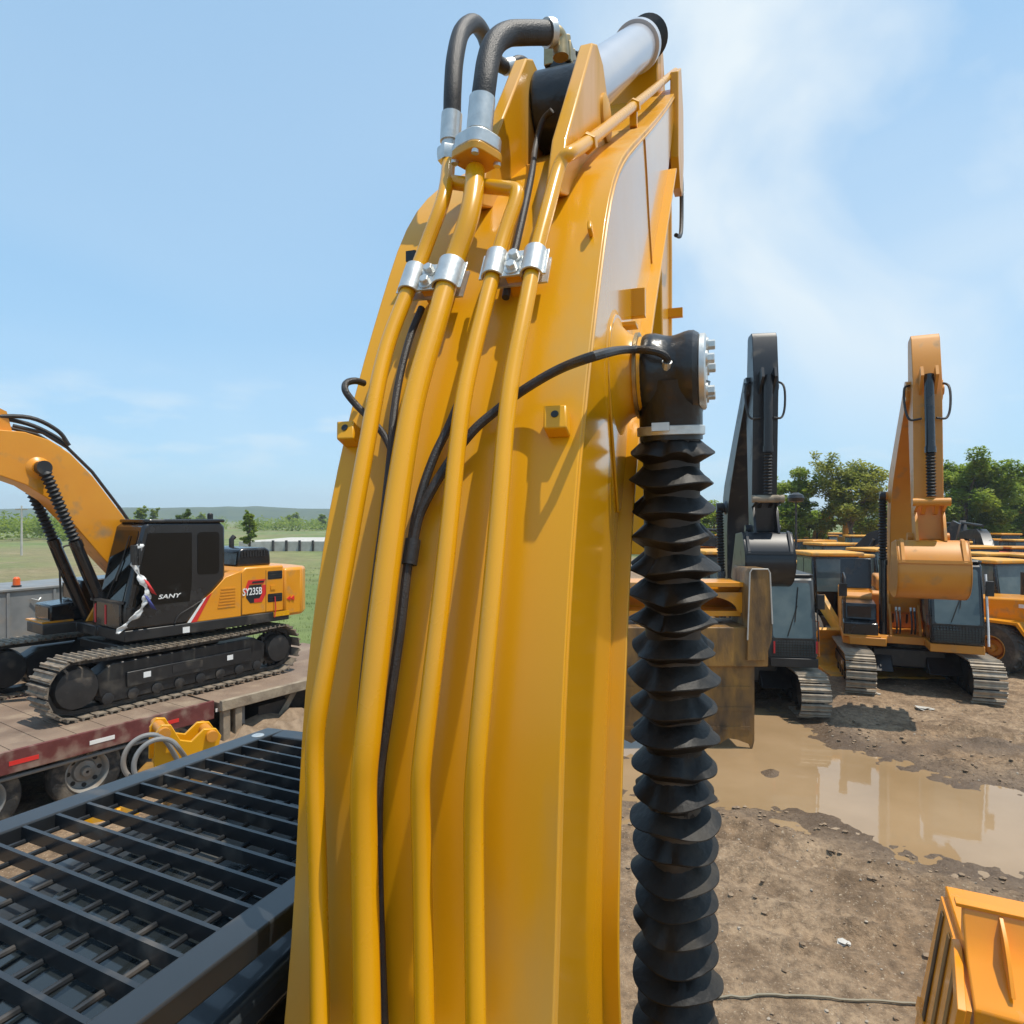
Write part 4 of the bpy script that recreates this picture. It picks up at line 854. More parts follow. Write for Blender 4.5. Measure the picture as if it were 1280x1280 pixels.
    def bk(x, z): return (B.x + x * cg - z * sg, B.y + x * sg + z * cg)
    e0 = am(-.06, .70); e1 = am(2.35, .52); a0 = Vector((e0[0], 0, e0[1])); a1 = Vector((e1[0], 0, e1[1])); d = (a1 - a0); ln = d.length; d.normalize()
    bc = U(MB().tube([a0, a0 + d * 1.45], .082, 18).lathe([(.095, 1.38), (.095, 1.5)], a0, d, 18), 'bucket_cylinder', C['bcyl'])
    pr = []; hh = 1.5
    while hh < ln - .08: pr += [(.058, hh), (.086, hh + .03)]; hh += .06
    MB().lathe(pr, a0, d, 18).build('rod_boot', 'rubber', bc, ang=20)
    for s in (-1, 1):
        g0 = am(2.45, .02); MB().prism([am(2.40, .0), am(2.52, .0), am(2.42, .56), am(2.28, .56)], s * .20, s * .245).build('idler_link', C['link'], arm)
        pe = bk(.16, .40); MB().prism([(e1[0] - .06, e1[1]), (e1[0] + .06, e1[1] + .02), (pe[0] + .07, pe[1] + .02), (pe[0] - .05, pe[1])], s * .07, s * .13).build('bucket_link', C['link'], arm)
        MB().tube(spline([(am(-.1, .1)[0], s * .20, am(-.1, .1)[1]), (am(.05, .35)[0], s * .36, am(.05, .35)[1]), (am(.45, .42)[0], s * .37, am(.45, .42)[1]), (am(.72, .45)[0], s * .30, am(.72, .45)[1]), (am(.75, .55)[0], s * .12, am(.75, .55)[1])], 5), .022, 8).build('hose', 'hose', arm)
    MB().lathe([(.075, -.30), (.075, .30)], (e1[0], 0, e1[1]), (0, 1, 0), 16).build('link_pin', C['pinm'], arm)
    MB().lathe([(.085, -.34), (.085, .34)], (B.x, 0, B.y), (0, 1, 0), 16).build('bucket_pin', C['link'], arm)
    sh = [(.66, -.50), (.67, -.72), (.58, -.94), (.36, -1.10), (.0, -1.16), (-.50, -1.10), (-.95, -1.00)]
    sh = [(-.32, -.08), (.34, -.08), (.44, -.12)] + [(p.x, p.y) for p in spline([(a_[0], a_[1], 0) for a_ in sh], 3)]
    inn = [(p[0] * .95 - .02, p[1] * .95 - .015) for p in sh]; bwid = C.get('bw', .60)
    bm_ = MB(); n = len(sh); vv = []
    for p, q in zip(sh, inn):
        a = bk(*p); c = bk(*q); vv += [(a[0], -bwid, a[1]), (a[0], bwid, a[1]), (c[0], bwid, c[1]), (c[0], -bwid, c[1])]
    bm_.add(vv, [(4 * i + k, 4 * i + (k + 1) % 4, 4 * i + 4 + (k + 1) % 4, 4 * i + 4 + k) for i in range(n - 1) for k in range(4)] + [(0, 1, 2, 3), (4 * n - 4, 4 * n - 3, 4 * n - 2, 4 * n - 1)])
    bucket = U(bm_, 'bucket', C['bucket'], 0, ang=48)
    for s in (-1, 1):
        MB().prism([bk(*p) for p in sh] , s * (bwid - .022), s * (bwid + .012)).build('side_plate', C['bucket'], bucket, bevel=.006)
        MB().prism([bk(*p) for p in ((-.16, -.12), (-.12, .10), (.0, .14), (.12, .08), (.10, .40), (.20, .46), (.30, .36), (.44, -.10))], s * .20, s * .245).build('bucket_ear', C['bucket'], bucket)
    a = bk(.44, -.32); MB().prism([bk(*p) for p in ((.65, -.47), (.685, -.47), (.685, -.53), (.66, -.53))], -bwid, bwid).build('wear_strip', C['bucket'], bucket)
    for s in (-1, 1): MB().prism([bk(*p) for p in ((.36, -.07), (.45, -.11), (.665, -.50), (.69, -.50), (.47, -.09), (.37, -.055))], s * bwid * .80, s * bwid * .90).build('rib', C['bucket'], bucket)
    for k in range(5):
        y = -bwid + .09 + k * (2 * bwid - .18) / 4
        MB().prism([bk(*p) for p in ((-.90, -.96), (-.90, -1.06), (-1.15, -1.0))], y - .045, y + .045).build('tooth', 'dark_steel', bucket)
    return root, U, cab, ch, am
D2 = lambda dx, dy: math.atan2(dy, dx)

# ---- excavator on the trailer (left)
CL = dict(body='orange_paint', boom='orange_paint', arm='orange_paint', skirt='black_paint', cover='cab_black', tool='cab_black', rail='black_paint', pipe='hose', acyl='dark_steel', bcyl='cab_black', link='orange_paint', pinm='dark_steel', bucket='orange_paint', grille=False, mirror=False, fx=0.0)
DECK = 1.1; SWL = R(-5); CDX = -0.76
trk_out = G(64, 914, DECK), G(372, 838, DECK)
tdir = (trk_out[0] - trk_out[1]).normalized(); tl = Vector((-tdir.y, tdir.x, 0)); mid = (trk_out[0] + trk_out[1]) / 2
cen = mid - tl * 1.55
left_th = D2(tdir.x, tdir.y)
exl, UL, cabL, chL, amL = excavator('orange excavator with black cab and dirty black tracks riding on the flatbed trailer', (cen.x, cen.y, DECK + 0.035), left_th, left_th + SWL, 1.04, R(24), R(-100), R(0), CL, 'steel_shoe', glass='glass_black', cdx=CDX)
# lettering and graphics on the cab side
def side_obj(o, x, z, y=1.348, rot=0.0):
    o.parent = exl; swv = SWL; o.rotation_euler = (R(90), 0, math.pi + swv)
    o.location = Matrix.Rotation(swv, 3, 'Z') @ Vector((x, y, z)); return o
def flat(poly, y0, y1, name, m, par=None):
    return UL(MB().prism(poly, y0, y1), name, m)
tx = text_mesh('SANY', 0.10, 0.003, 'white_paint', 'door_lettering', shear=0.25, sx=1.45); side_obj(tx, 1.02 + CDX, 1.72, 1.372)
flat([(1.30 + CDX, 1.70), (1.42 + CDX, 1.70), (1.42 + CDX, 1.715), (1.30 + CDX, 1.715)], 1.36, 1.368, 'door_handle', 'zinc')
cx, cz = -1.335, 1.66
def sk(pts): return [(cx - p * .68, cz + q * .90) for p, q in pts]      # p runs towards the tail as read by the viewer
flat(sk([(-.30, -.02), (-.16, .24), (.38, .24), (.31, .15), (-.12, .15), (-.2, -.02)]), 1.336, 1.342, 'emblem_band', 'red_paint')
flat(sk([(.02, -.24), (.26, -.24), (.38, -.08), (.38, .12), (.27, .12), (.27, -.06), (.18, -.16), (.02, -.16)]), 1.336, 1.342, 'emblem_band', 'red_paint')
flat(sk([(-.22, -.12), (-.10, -.24), (.12, -.24), (.25, -.08), (.25, .13), (-.22, .13)]), 1.335, 1.340, 'emblem_field', 'black_print')
flat(sk([(-.05, .17), (.30, .17), (.33, .21), (-.03, .21)]), 1.343, 1.346, 'emblem_strip', 'black_print')
tx = text_mesh('SY235B', 0.19, 0.004, 'white_paint', 'model_lettering', shear=0.1, sx=0.68); side_obj(tx, cx + .03, cz - .005, 1.346)
flat([(.64 + CDX, 1.225), (.70 + CDX, 1.225), (.42 + CDX, 1.605), (.36 + CDX, 1.64)], 1.3525, 1.364, 'white_stripe', 'white_paint')
flat([(.53 + CDX, 1.225), (.639 + CDX, 1.225), (.359 + CDX, 1.641), (.25 + CDX, 1.71)], 1.3525, 1.358, 'red_stripe', 'red_paint')
for z0 in (1.86, 1.42): 
    flat(rounded(-1.96, -1.64, z0, z0 + .16, .02), 1.334, 1.339, 'louvre_opening', 'black_print')
    for k in range(3): flat([(-1.95, z0 + .03 + k * .05), (-1.65, z0 + .03 + k * .05), (-1.65, z0 + .04 + k * .05), (-1.95, z0 + .04 + k * .05)], 1.334, 1.345, 'louvre_slat', 'dark_steel')
for k in range(7): flat([(-.20 + CDX, 1.42 + k * .055), (.14 - .01 * k + CDX, 1.42 + k * .055), (.14 - .01 * k + CDX, 1.44 + k * .055), (-.20 + CDX, 1.44 + k * .055)], 1.353, 1.362, 'vent_slat', 'orange_paint')
flat([(-1.09, 1.24), (-1.082, 1.24), (-1.082, 2.02), (-1.09, 2.02)], 1.3355, 1.3385, 'panel_gap', 'black_print')
flat([(-1.605, 1.24), (-1.597, 1.24), (-1.597, 2.04), (-1.605, 2.04)], 1.3345, 1.3375, 'panel_gap', 'black_print')
flat([(-1.80, 1.66), (-1.70, 1.66), (-1.70, 1.74), (-1.80, 1.74)], 1.3345, 1.350, 'latch', 'orange_paint')
for k in range(2): flat([(-2.15 - k * .09, 1.40), (-2.07 - k * .09, 1.45), (-2.15 - k * .09, 1.50)], 1.30, 1.336, 'warning_arrow', 'red_paint')
flat([(-2.10, 1.13), (-1.75, 1.13), (-1.75, 1.22), (-2.10, 1.22)], 1.332, 1.372, 'tie_down_label', 'pipe_yellow')
UL(MB().tube([(-1.78, 1.36, 1.52), (-1.79, 1.375, 1.3), (-1.76, 1.38, 1.12)], .012, 6), 'red_ribbon', 'red_cloth')
flat([(-.10, 1.06), (.02, 1.06), (.02, 1.16), (-.10, 1.16)], 1.36, 1.368, 'white_sticker', 'white_paint')
UL(MB().tube(spline([(.43 + CDX, 1.365, 1.60), (.62 + CDX, 1.37, 1.50), (.85 + CDX, 1.37, 1.38), (.92 + CDX, 1.37, 1.25)], 4), .012, 6), 'door_moulding', 'dark_steel')
# front of the cab: lower guard with red tapes, torn protective film hanging at the corner
UL(MB().b2(1.76 + CDX, 1.80 + CDX, .38, 1.36, 1.26, 1.66), 'front_panel', 'cab_black', .01)
for y in (.45, .84): UL(MB().b2(1.80 + CDX, 1.808 + CDX, y, y + .05, 1.30, 1.62), 'red_tape', 'red_cloth')
UL(MB().b2(1.74 + CDX, 1.83 + CDX, .34, 1.38, 1.66, 1.70), 'front_rail', 'dark_steel')
fp = spline([(1.50, 1.40, 2.62), (1.56, 1.41, 2.45), (1.58, 1.42, 2.25), (1.50, 1.45, 2.05), (1.42, 1.46, 1.85), (1.46, 1.46, 1.65), (1.60, 1.45, 1.45), (1.76, 1.43, 1.32), (1.85, 1.42, 1.2)], 5)
rows = []; fp = [p + Vector((CDX, 0, 0)) for p in fp]
for i, p in enumerate(fp):
    w = .05 + .025 * math.sin(i * .9) + .012 * math.sin(i * 2.3); rows.append([p + Vector((-w, .0, .01 * math.sin(i))), p + Vector((-w * .3, .03 * math.sin(i * 1.3), 0)), p + Vector((w * .4, -.02 * math.cos(i), .01)), p + Vector((w, .01, 0))])
film = UL(MB().grid(rows), 'torn_film', 'white_film', ang=80); sol = film.modifiers.new('thickness', 'SOLIDIFY'); sol.thickness = .006
for s0, s1, m in ((.0, .5, 'red_cloth'), (.5, 1., 'blue_cloth')):
    q = [Vector((1.43 + CDX - .07 * k, 1.47, 2.06 - .12 * k - (.25 if m[0] == 'b' else 0))) for k in range(3)]
    MB().grid([[p + Vector((.05 + .01 * i, .012, 0)), p + Vector((-.02, .012, -.05))] for i, p in enumerate(q)]).build('film_band', m, film, norm=False).modifiers.new('thickness', 'SOLIDIFY').thickness = .004
UL(MB().box((1.53 + CDX, 1.44, 2.42), (.05, .03, .28)), 'mirror', 'cab_black', .01)

for dz in (0, .10): UL(MB().tube(spline([(chL(2.2, 1.66)[0], .1 + dz, chL(2.2, 1.66)[1]), (chL(2.5, 1.92)[0], .1 + dz, chL(2.5, 1.68 + dz)[1]), (chL(3.0, 2.1)[0], .1 + dz, chL(3.0, 1.64 + dz)[1]), (chL(3.5, 1.95)[0], .1, chL(3.5, 1.48)[1]), (chL(3.8, 1.5)[0], .1, chL(3.8, 1.3)[1])], 5), .035, 8), 'hydraulic_hose', 'hose')
# ---- black-armed excavator and orange-armed excavator (right)
CB = dict(body='orange_paint', boom='boom_black', arm='boom_black', skirt='black_paint', cover='cab_black', tool='orange_paint', rail='orange_rail', pipe='boom_black', acyl='boom_black', bcyl='boom_black', link='boom_black', pinm='post_steel', bucket='boom_black', roof='black_paint', bw=.46, mirror=False, armw=.24, boomw=.31)
mat('cab_grey', (0.055, 0.062, 0.066), 0.42, nscale=3, dirt=(0.14, 0.12, 0.10), damt=0.2)
hB = R(9); fB = Vector((-math.sin(hB), -math.cos(hB), 0)); rB = Vector((fB.y, -fB.x, 0))
tp = G(1020, 905); lB = Vector((-fB.y, fB.x, 0)); cB = tp - lB * 1.19 - fB * 2.22
exb, UB, cabB, chB, amB = excavator('excavator with black boom and arm standing upright, grey cab and red taped front grille', (cB.x, cB.y, 0.03), D2(fB.x, fB.y), D2(fB.x, fB.y), 1.0, R(64), R(-86.5), R(4), CB, 'steel_shoe_pale', cabm='cab_grey', glass='glass_grey')
for y, z in ((.44, 1.34), (1.31, 1.36)): UB(MB().b2(1.79, 1.80, y, y + .035, z, z + .26), 'red_tape', 'red_cloth')
UB(MB().tube([(1.35, 1.42, 1.25), (1.55, 1.44, 1.25), (1.5, 1.44, 2.0), (1.3, 1.42, 2.0)], .02, 8), 'grab_frame', 'orange_rail')
UB(MB().b2(1.74, 1.80, .38, 1.36, 1.05, 1.24), 'front_step', 'black_paint', .01)
CY = dict(body='arm_orange', boom='arm_orange', arm='arm_orange', skirt='arm_orange', cover='arm_orange', tool='cab_black', rail='black_paint', pipe='arm_orange', acyl='arm_orange', bcyl='cab_black', link='arm_orange', pinm='arm_orange', bucket='arm_orange', bw=.56, roof='cab_black', armw=.24, boomw=.31)
pl_, pr_ = G(1076, 875), G(1239, 889)
hY = R(20); fY = Vector((-math.sin(hY), -math.cos(hY), 0)); lY = Vector((-fY.y, fY.x, 0)); mY = (pl_ + pr_) / 2; cY = mY - fY * 2.25 * 1.08
exy, UY, cabY, chY, amY = excavator('excavator with orange boom, hanging arm and clean orange bucket, black cab front', (cY.x, cY.y, 0.03), D2(fY.x, fY.y), D2(fY.x, fY.y) + R(-4.5), 1.08, R(54), R(-79), R(6), CY, 'steel_shoe_pale', cabm='cab_black', glass='glass_grey')
oh = UY(MB().box((-.75, -.95, 2.52), (.06, .72, .78), Matrix.Rotation(R(-12), 3, 'Y')), 'open_engine_door', 'cab_black', .01)
UY(MB().prism(rounded(-1.35, -.95, 2.1, 2.6, .15), -1.25, -.65), 'air_cleaner', 'dark_steel', .01)
for y in (-.2, -.13, .1, .17): UY(MB().tube(spline([(.95, y, 1.28), (1.05, y, 1.5), (.85, y, 1.85)], 4), .02, 8), 'hose', 'hose')
for y in (-.2, -.13, .1, .17): UY(MB().lathe([(.026, 0), (.026, .1)], (.88, y, 1.78), (-.3, 0, 1), 10), 'hose_fitting', 'zinc')
UY(MB().tube([(1.78, 1.41, 1.24), (1.74, 1.41, 1.6), (1.50, 1.41, 2.75)], .022, 8), 'cab_edge_rail', 'white_paint')

# ================================================================ trailer, loading platform, breaker, grey bin
e0 = G(0, 946, DECK); e1 = G(268, 879, DECK)
td = (e1 - e0).normalized(); tn = Vector((-td.y, td.x, 0))        # td runs to the rear, tn to the far side
ths = D2(td.x, td.y)
trl = thing('flatbed_trailer', 'dark red low trailer with muddy deck and grey truck wheels under the orange excavator', 'trailer', (e0.x, e0.y, 0), ths)
LT = (e1 - e0).length; X0 = -6.0
b = MB(); b.b2(X0, LT, 0.05, 3.15, DECK - .10, DECK); deck = b.build('deck', 'deck_mud', trl, bevel=.01)
k = 0; x = X0
while x < LT - .1:
    MB().b2(x, min(LT, x + .40), .06, 3.14, DECK + .001, DECK + .03).build('deck_plank', 'deck_mud', trl, bevel=.006); x += .41
for y0, y1 in ((0.0, .05), (3.15, 3.2)): MB().b2(X0, LT, y0, y1, DECK - .27, DECK + .045).build('side_rail', 'trailer_red', trl, bevel=.01)
for k in range(10): MB().b2(-3.9 + k * 1.0, -3.55 + k * 1.0, -.006, .001, DECK - .16, DECK - .10).build('reflector', 'white_paint' if k % 2 else 'red_paint', trl)
for y in (1.0, 2.2): MB().b2(X0, LT, y - .08, y + .08, DECK - .50, DECK - .10).build('chassis_beam', 'trailer_red', trl)
MB().tube([(-4.5, .12, DECK - .36), (2.0, .12, DECK - .36)], .03, 8).build('under_rail', 'plate_grey', trl)
for k in range(9): MB().b2(-4.4 + k * .9, -4.3 + k * .9, .06, 3.1, DECK - .30, DECK - .10).build('cross_member', 'dark_steel', trl)
def wheel(parent, c, r=.50, w=.28, outer=-1, rimm='rim_grey', tym='tyre', rr=.60, lugs=0):
    c = Vector(c); prof = [(r * rr, -w * .45), (r * .84, -w * .5), (r * .96, -w * .42), (r, -w * .28), (r, w * .28), (r * .96, w * .42), (r * .84, w * .5), (r * rr, w * .45)]
    wo = MB().lathe(prof, c, (0, 1, 0), 44, caps=False).build('wheel', tym, parent)
    o = outer
    MB().lathe([(r * rr * 1.02, w * .46), (r * rr * .98, w * .50), (r * rr * .90, w * .40), (r * rr * .84, w * .05), (r * .34, w * .0), (r * .30, w * .15), (r * .16, w * .2), (r * .13, w * .42), (.02, w * .44)], c, (0, o, 0), 36, caps=False).build('rim', rimm, wo)
    for k in range(8):
        a = 2 * math.pi * k / 8; MB().lathe([(r * .068, -.002), (r * .068, w * .03)], c + Vector((r * .43 * math.cos(a), o * (w * .02), r * .43 * math.sin(a))), (0, o, 0), 12).build('hand_hole', 'black_print', wo)
    if lugs:
        lb = MB()
        for k in range(lugs):
            a = 2 * math.pi * k / lugs
            for s in (-1, 1):
                a2 = a + (.5 * 2 * math.pi / lugs if s > 0 else 0); M = Matrix.Rotation(-a2, 3, 'Y') @ Matrix.Rotation(R(32 * s), 3, 'X')
                lb.box(c + Matrix.Rotation(-a2, 3, 'Y') @ Vector((r * .985, s * w * .22, 0)), (.07, w * .54, r * .09), M)
        lb.build('tread', tym, wo)
    return wo
hub = P(97, 956, 10.0); rel = Matrix.Rotation(-ths, 3, 'Z') @ (Vector((hub.x, hub.y, 0)) - Vector((e0.x, e0.y, 0)))
for k in range(-2, 2):
    for y, o in ((.26, -1), (2.94, 1)): wheel(trl, (rel.x + k * 1.32, y, .505), .50, .28, o)
    MB().tube([(rel.x + k * 1.32, .3, .505), (rel.x + k * 1.32, 2.9, .505)], .07, 10).build('axle', 'dark_steel', trl)
    MB().b2(rel.x + k * 1.32 - .5, rel.x + k * 1.32 + .5, .95, 1.05, .52, .66).build('leaf_spring', 'dark_steel', trl)
MB().b2(rel.x + 2.35, rel.x + 2.6, .1, .35, .12, DECK - .2).build('landing_leg', 'plate_grey', trl)
MB().b2(rel.x + 2.9, rel.x + 3.6, .12, .7, .45, DECK - .3).build('tool_locker', 'dark_steel', trl)

plat = thing('loading_platform', 'mud covered steel loading platform on posts at the end of the red trailer', 'platform', (e1.x + td.x * .06, e1.y + td.y * .06, 0), ths)
MB().b2(0, 4.4, -.05, 3.3, DECK - .16, DECK + .0).build('platform_slab', 'deck_mud', plat, bevel=.01)
MB().b2(0, 4.4, -.14, -.05, DECK - .14, DECK + .04).build('edge_beam', 'post_steel', plat, bevel=.01)
for x in (.05, .28, 2.0, 2.35, 4.2): MB().b2(x, x + .13, -.1, .03, 0, DECK - .155).build('post', 'post_steel', plat, bevel=.01)
MB().prism([(.9, 0), (1.05, 0), (1.75, DECK - .2), (1.6, DECK - .2)], .1, .2).build('brace', 'post_steel', plat)
MB().b2(.1, 4.3, .55, .65, 0, DECK - .16).build('back_plate', 'dark_steel', plat)
# mound of earth beside the platform
b = MB(); rows = []
mc = G(345, 925); rq = random.Random(4)
for i in range(13):
    row = []
    for j in range(19):
        x = (j / 18 - .5) * 5.0; y = (i / 12 - .5) * 2.4; h = .62 * max(0, 1 - (x / 2.5) ** 2) * max(0, 1 - (y / 1.2) ** 2) * (0.75 + .5 * rq.random())
        row.append((x, y, h - .04))
    rows.append(row)
mo = b.grid(rows).build('earth_mound', 'clod', ang=80); mo.location = (mc.x, mc.y - .6, 0); mo.rotation_euler.z = ths; tag(mo, 'low heap of brown earth beside the loading platform posts', 'earth heap')

# hydraulic breaker standing upright with its bracket
bp_ = P(228, 925, 8.0)
brk = thing('hydraulic_breaker', 'yellow hydraulic breaker bracket with looped grey hoses standing between trailer and cab roof', 'breaker', (bp_.x, bp_.y, 0), R(38))
MB().b2(-.19, .19, -.17, .17, .55, 1.35).build('breaker_body', 'worn_yellow', brk, bevel=.03)
MB().lathe([(.03, 0), (.075, .22), (.075, .62)], (0, 0, 0), (0, 0, 1), 16).build('chisel', 'dark_steel', brk)
MB().b2(-.30, .30, -.20, .20, 1.34, 1.42).build('top_plate', 'boom_yellow', brk, bevel=.01)
for y in (-.20, .14): 
    MB().prism([(-.34, 1.40), (.34, 1.40), (.40, 1.62), (.34, 1.72), (.20, 1.74), (.06, 1.62), (-.06, 1.66), (-.16, 1.86), (-.26, 1.88), (-.33, 1.78)], y, y + .05).build('bracket_plate', 'boom_yellow', brk, bevel=.008)
for x, z in ((-.24, 1.79), (.28, 1.65)): MB().lathe([(.065, -.27), (.065, .27)], (x, 0, z), (0, 1, 0), 18).build('bracket_pin', 'arm_orange', brk)
for dx_, dz_, ph in ((0, 0, 0), (.09, -.04, .1)):
    pts = [(-.28 + dx_ - .02 * k * 0, -.24 - ph, 1.30)] + [(-.42 + dx_ + .24 * math.cos(R(a)), -.26 - ph, 1.55 + dz_ + .26 * math.sin(R(a))) for a in range(250, 20, -25)] + [(-.10 + dx_, -.20, 1.45)]
    MB().tube(spline(pts, 3), .028, 10).build('hose', 'plate_grey', brk)
# worn yellow attachments and boards lying on the ground, seen through the roof guard
for i, (px, py, sz, m, rz, nm, lab, ct) in enumerate(((118, 1012, (1.1, .5, .34), 'boom_yellow', .5, 'steel_block', 'long yellow steel attachment lying on the ground, seen through the roof bars', 'attachment'),
        (205, 980, (.8, .4, .5), 'worn_yellow', .2, 'steel_block', 'stubby worn yellow steel attachment lying close to the breaker', 'attachment'), (300, 952, (.9, .5, .5), 'boom_yellow', 1.0, 'steel_block', 'yellow steel attachment lying in front of the earth heap', 'attachment'),
        (70, 1062, (.9, .12, .06), 'timber', .9, 'timber_board', 'pale timber board lying on the ground below the roof bars', 'board'), (35, 1045, (1.2, .25, .08), 'timber', .3, 'timber_board', 'broad pale timber plank lying on mud near the trailer wheels', 'board'))):
    p = G(px, py, .2); o = thing(nm, lab, ct, (p.x, p.y, 0), rz)
    if m == 'timber': MB().b2(-sz[0] / 2, sz[0] / 2, -sz[1] / 2, sz[1] / 2, .0, sz[2] + .03).build('plank', m, o, bevel=.008)
    else:
        MB().prism([(-sz[0] / 2, 0), (sz[0] / 2, 0), (sz[0] / 2, sz[2] * .6), (sz[0] * .2, sz[2]), (-sz[0] * .4, sz[2])], -sz[1] / 2, sz[1] / 2).build('casting', m, o, bevel=.03)
        MB().lathe([(.07, -sz[1] * .6), (.07, sz[1] * .6)], (-sz[0] * .25, 0, sz[2] * .8), (0, 1, 0), 16).build('pin', 'arm_orange', o)
        MB().b2(sz[0] * .25, sz[0] * .3, -sz[1] * .6, sz[1] * .6, .0, sz[2] * .75).build('rib', m, o, bevel=.01)

# grey steel bin behind the far track
g0 = P(2, 737, 16.5); g1 = P(100, 735, 18.2); gd = (Vector((g1.x, g1.y, 0)) - Vector((g0.x, g0.y, 0))); gl2 = gd.length; gh = g0.z
bn_ = thing('steel_bin', 'grey steel box body with small orange beacon behind the excavator on the trailer', 'bin', (g0.x, g0.y, 0), D2(gd.x, gd.y))
MB().b2(-.05, gl2 + 1.5, 0, 2.0, .55, gh - .06).build('bin_wall', 'plate_grey', bn_, bevel=.02)
MB().b2(-.1, gl2 + 1.55, -.05, 2.05, gh - .08, gh).build('bin_rim', 'plate_grey', bn_, bevel=.02)
for k in range(4): MB().b2(.1 + k * 1.1, .17 + k * 1.1, -.035, 0.0, .56, gh - .085).build('bin_rib', 'plate_grey', bn_, bevel=.01)
for x in (.5, gl2 + .8):
    for y, o in ((.2, -1), (1.8, 1)): wheel(bn_, (x, y, .46), .46, .26, o)
MB().lathe([(.11, 0), (.11, .04), (.085, .05)], (gl2 * .28, .4, gh), (0, 0, 1), 16).build('beacon_base', 'black_paint', bn_)
MB().lathe([(.085, .05), (.08, .22), (.04, .26)], (gl2 * .28, .4, gh), (0, 0, 1), 16).build('beacon_lens', 'orange_lamp', bn_)
MB().tube([(gl2 * .34, -.05, gh - .3), (gl2 * .42, -.09, gh - .36), (gl2 * .46, -.05, gh - .3)], .02, 6).build('bin_handle', 'zinc', bn_)

# worn loader bucket standing on its cutting edge in the puddle
zb = 12.25
def BX(px, py, dz=0.0): return P(px, py, zb + dz)
bk_ = thing('loader_bucket', 'worn muddy yellow loader bucket standing on its ragged cutting edge in the puddle', 'bucket', (BX(850, 900).x, zb, 0), 0)
ox, oy = bk_.location.x, bk_.location.y
def lb(p): return Vector((p.x - ox, p.y - oy, p.z))
A = lambda px, py, dz=0: lb(BX(px, py, dz))
rq = random.Random(8)
edge_ = [(745, 912)] + [(745 + k * 11, 926 + rq.uniform(-4, 6)) for k in range(1, 17)] + [(936, 930), (940, 938), (943, 926)]
def plate(b, pts, th):
    n = len(pts); v = [Vector(p) for p in pts] + [Vector(p) + Vector((0, th, 0)) for p in pts]
    b.add(v, [tuple(range(n)), tuple(range(2 * n - 1, n - 1, -1))] + [(i, (i + 1) % n, n + (i + 1) % n, n + i) for i in range(n)]); return b
plate(MB(), [A(x, y) for x, y in edge_] + [A(943, 828), A(745, 826)], .05).build('bucket_floor', 'worn_yellow', bk_)
for y0 in (858, 884, 908): plate(MB(), [A(745, y0, -.012), A(938, y0, -.012), A(938, y0 + 5, -.012), A(745, y0 + 4, -.012)], .012).build('wear_strip', 'worn_yellow', bk_)
b = MB(); b.b2(A(745, 0).x, A(958, 0).x, -.10, 1.1, A(0, 832).z, A(0, 783).z); b.build('bucket_back', 'worn_yellow', bk_, bevel=.02)
sp_pts = [(934, 826), (937, 716), (940, 711), (960, 711), (963, 716), (966, 780), (965, 800), (957, 826)]
plate(MB(), [A(x, y, -.16) for x, y in sp_pts], .95).build('side_plate', 'worn_yellow', bk_, bevel=.012)
plate(MB(), [A(x - 215, y, -.16) for x, y in sp_pts], .95).build('side_plate', 'worn_yellow', bk_, bevel=.012)
for q in (0, -215):
    MB().tube([A(x + q, y, -.165) for x, y in ((934.5, 800), (937.5, 716), (940, 711.5), (960, 711.5), (962.5, 716), (965.5, 780))], .014, 6).build('worn_edge', 'concrete', bk_)
b = MB(); b.b2(A(745, 0).x, A(934, 0).x, .25, .95, A(0, 773).z, A(0, 766).z).build('shelf', 'orange_paint', bk_, bevel=.008)
b = MB(); b.b2(A(745, 0).x, A(934, 0).x, .15, 1.0, A(0, 735).z, A(0, 729).z).build('spill_lip', 'orange_paint', bk_, bevel=.01)
rows = [[(A(745, 0).x, .90 - .55 * math.sin(R(a)) ** 2, A(0, 770 - 34 * a / 90).z), (A(934, 0).x, .90 - .55 * math.sin(R(a)) ** 2, A(0, 770 - 34 * a / 90).z)] for a in range(0, 91, 10)]
o = MB().grid(rows).build('curved_back', 'orange_paint', bk_, ang=60); o.modifiers.new('thickness', 'SOLIDIFY').thickness = .02
ar = [(A(880, 0).x, A(0, 768).z)] + [(A(880 + 46 * math.sin(R(a)), 0).x, A(0, 766 - 20 * math.cos(R(a))).z) for a in range(0, 91, 10)] + [(A(932, 0).x, A(0, 768).z), (A(932, 0).x, A(0, 742).z), (A(880, 0).x, A(0, 742).z)]
MB().prism(ar[1:], .18, .22, lambda p, q, t: (p, t, q)).build('arch_plate', 'orange_paint', bk_)

# orange hopper, lower right
hp = P(1196, 1128, 4.6); hd_ = G(1290, 1148, hp.z); hx = (Vector((hd_.x, hd_.y, 0)) - Vector((hp.x, hp.y, 0))).normalized()
hop = thing('steel_hopper', 'bright orange steel hopper with flared lip, gusset and ribbed end panel standing on the mud', 'hopper', (hp.x, hp.y, 0), D2(hx.x, hx.y))
fz = P(1230, 1250, 4.25).z; ht = hp.z
pr_ = [(0.0, ht), (-.10, ht - .17), (-.22, ht - .30), (-.40, fz + .01), (-.43, fz - .02), (-.43, .25), (-.36, .10), (-.30, .25), (-.37, fz - .06), (-.18, ht - .36), (.02, ht - .14)]
fnh = lambda p, q, t: (t, p, q)
MB().prism([(p, q) for p, q in [(.03, ht), (-.02, ht), (-.08, ht - .16), (-.17, ht - .28), (-.40, fz), (-.43, fz - .03), (-.43, .10), (.75, .10), (.75, ht - .25), (.06, ht - .25)]], 0.03, 1.9, fnh).build('hopper_wall', 'hopper_orange', hop, bevel=.012)
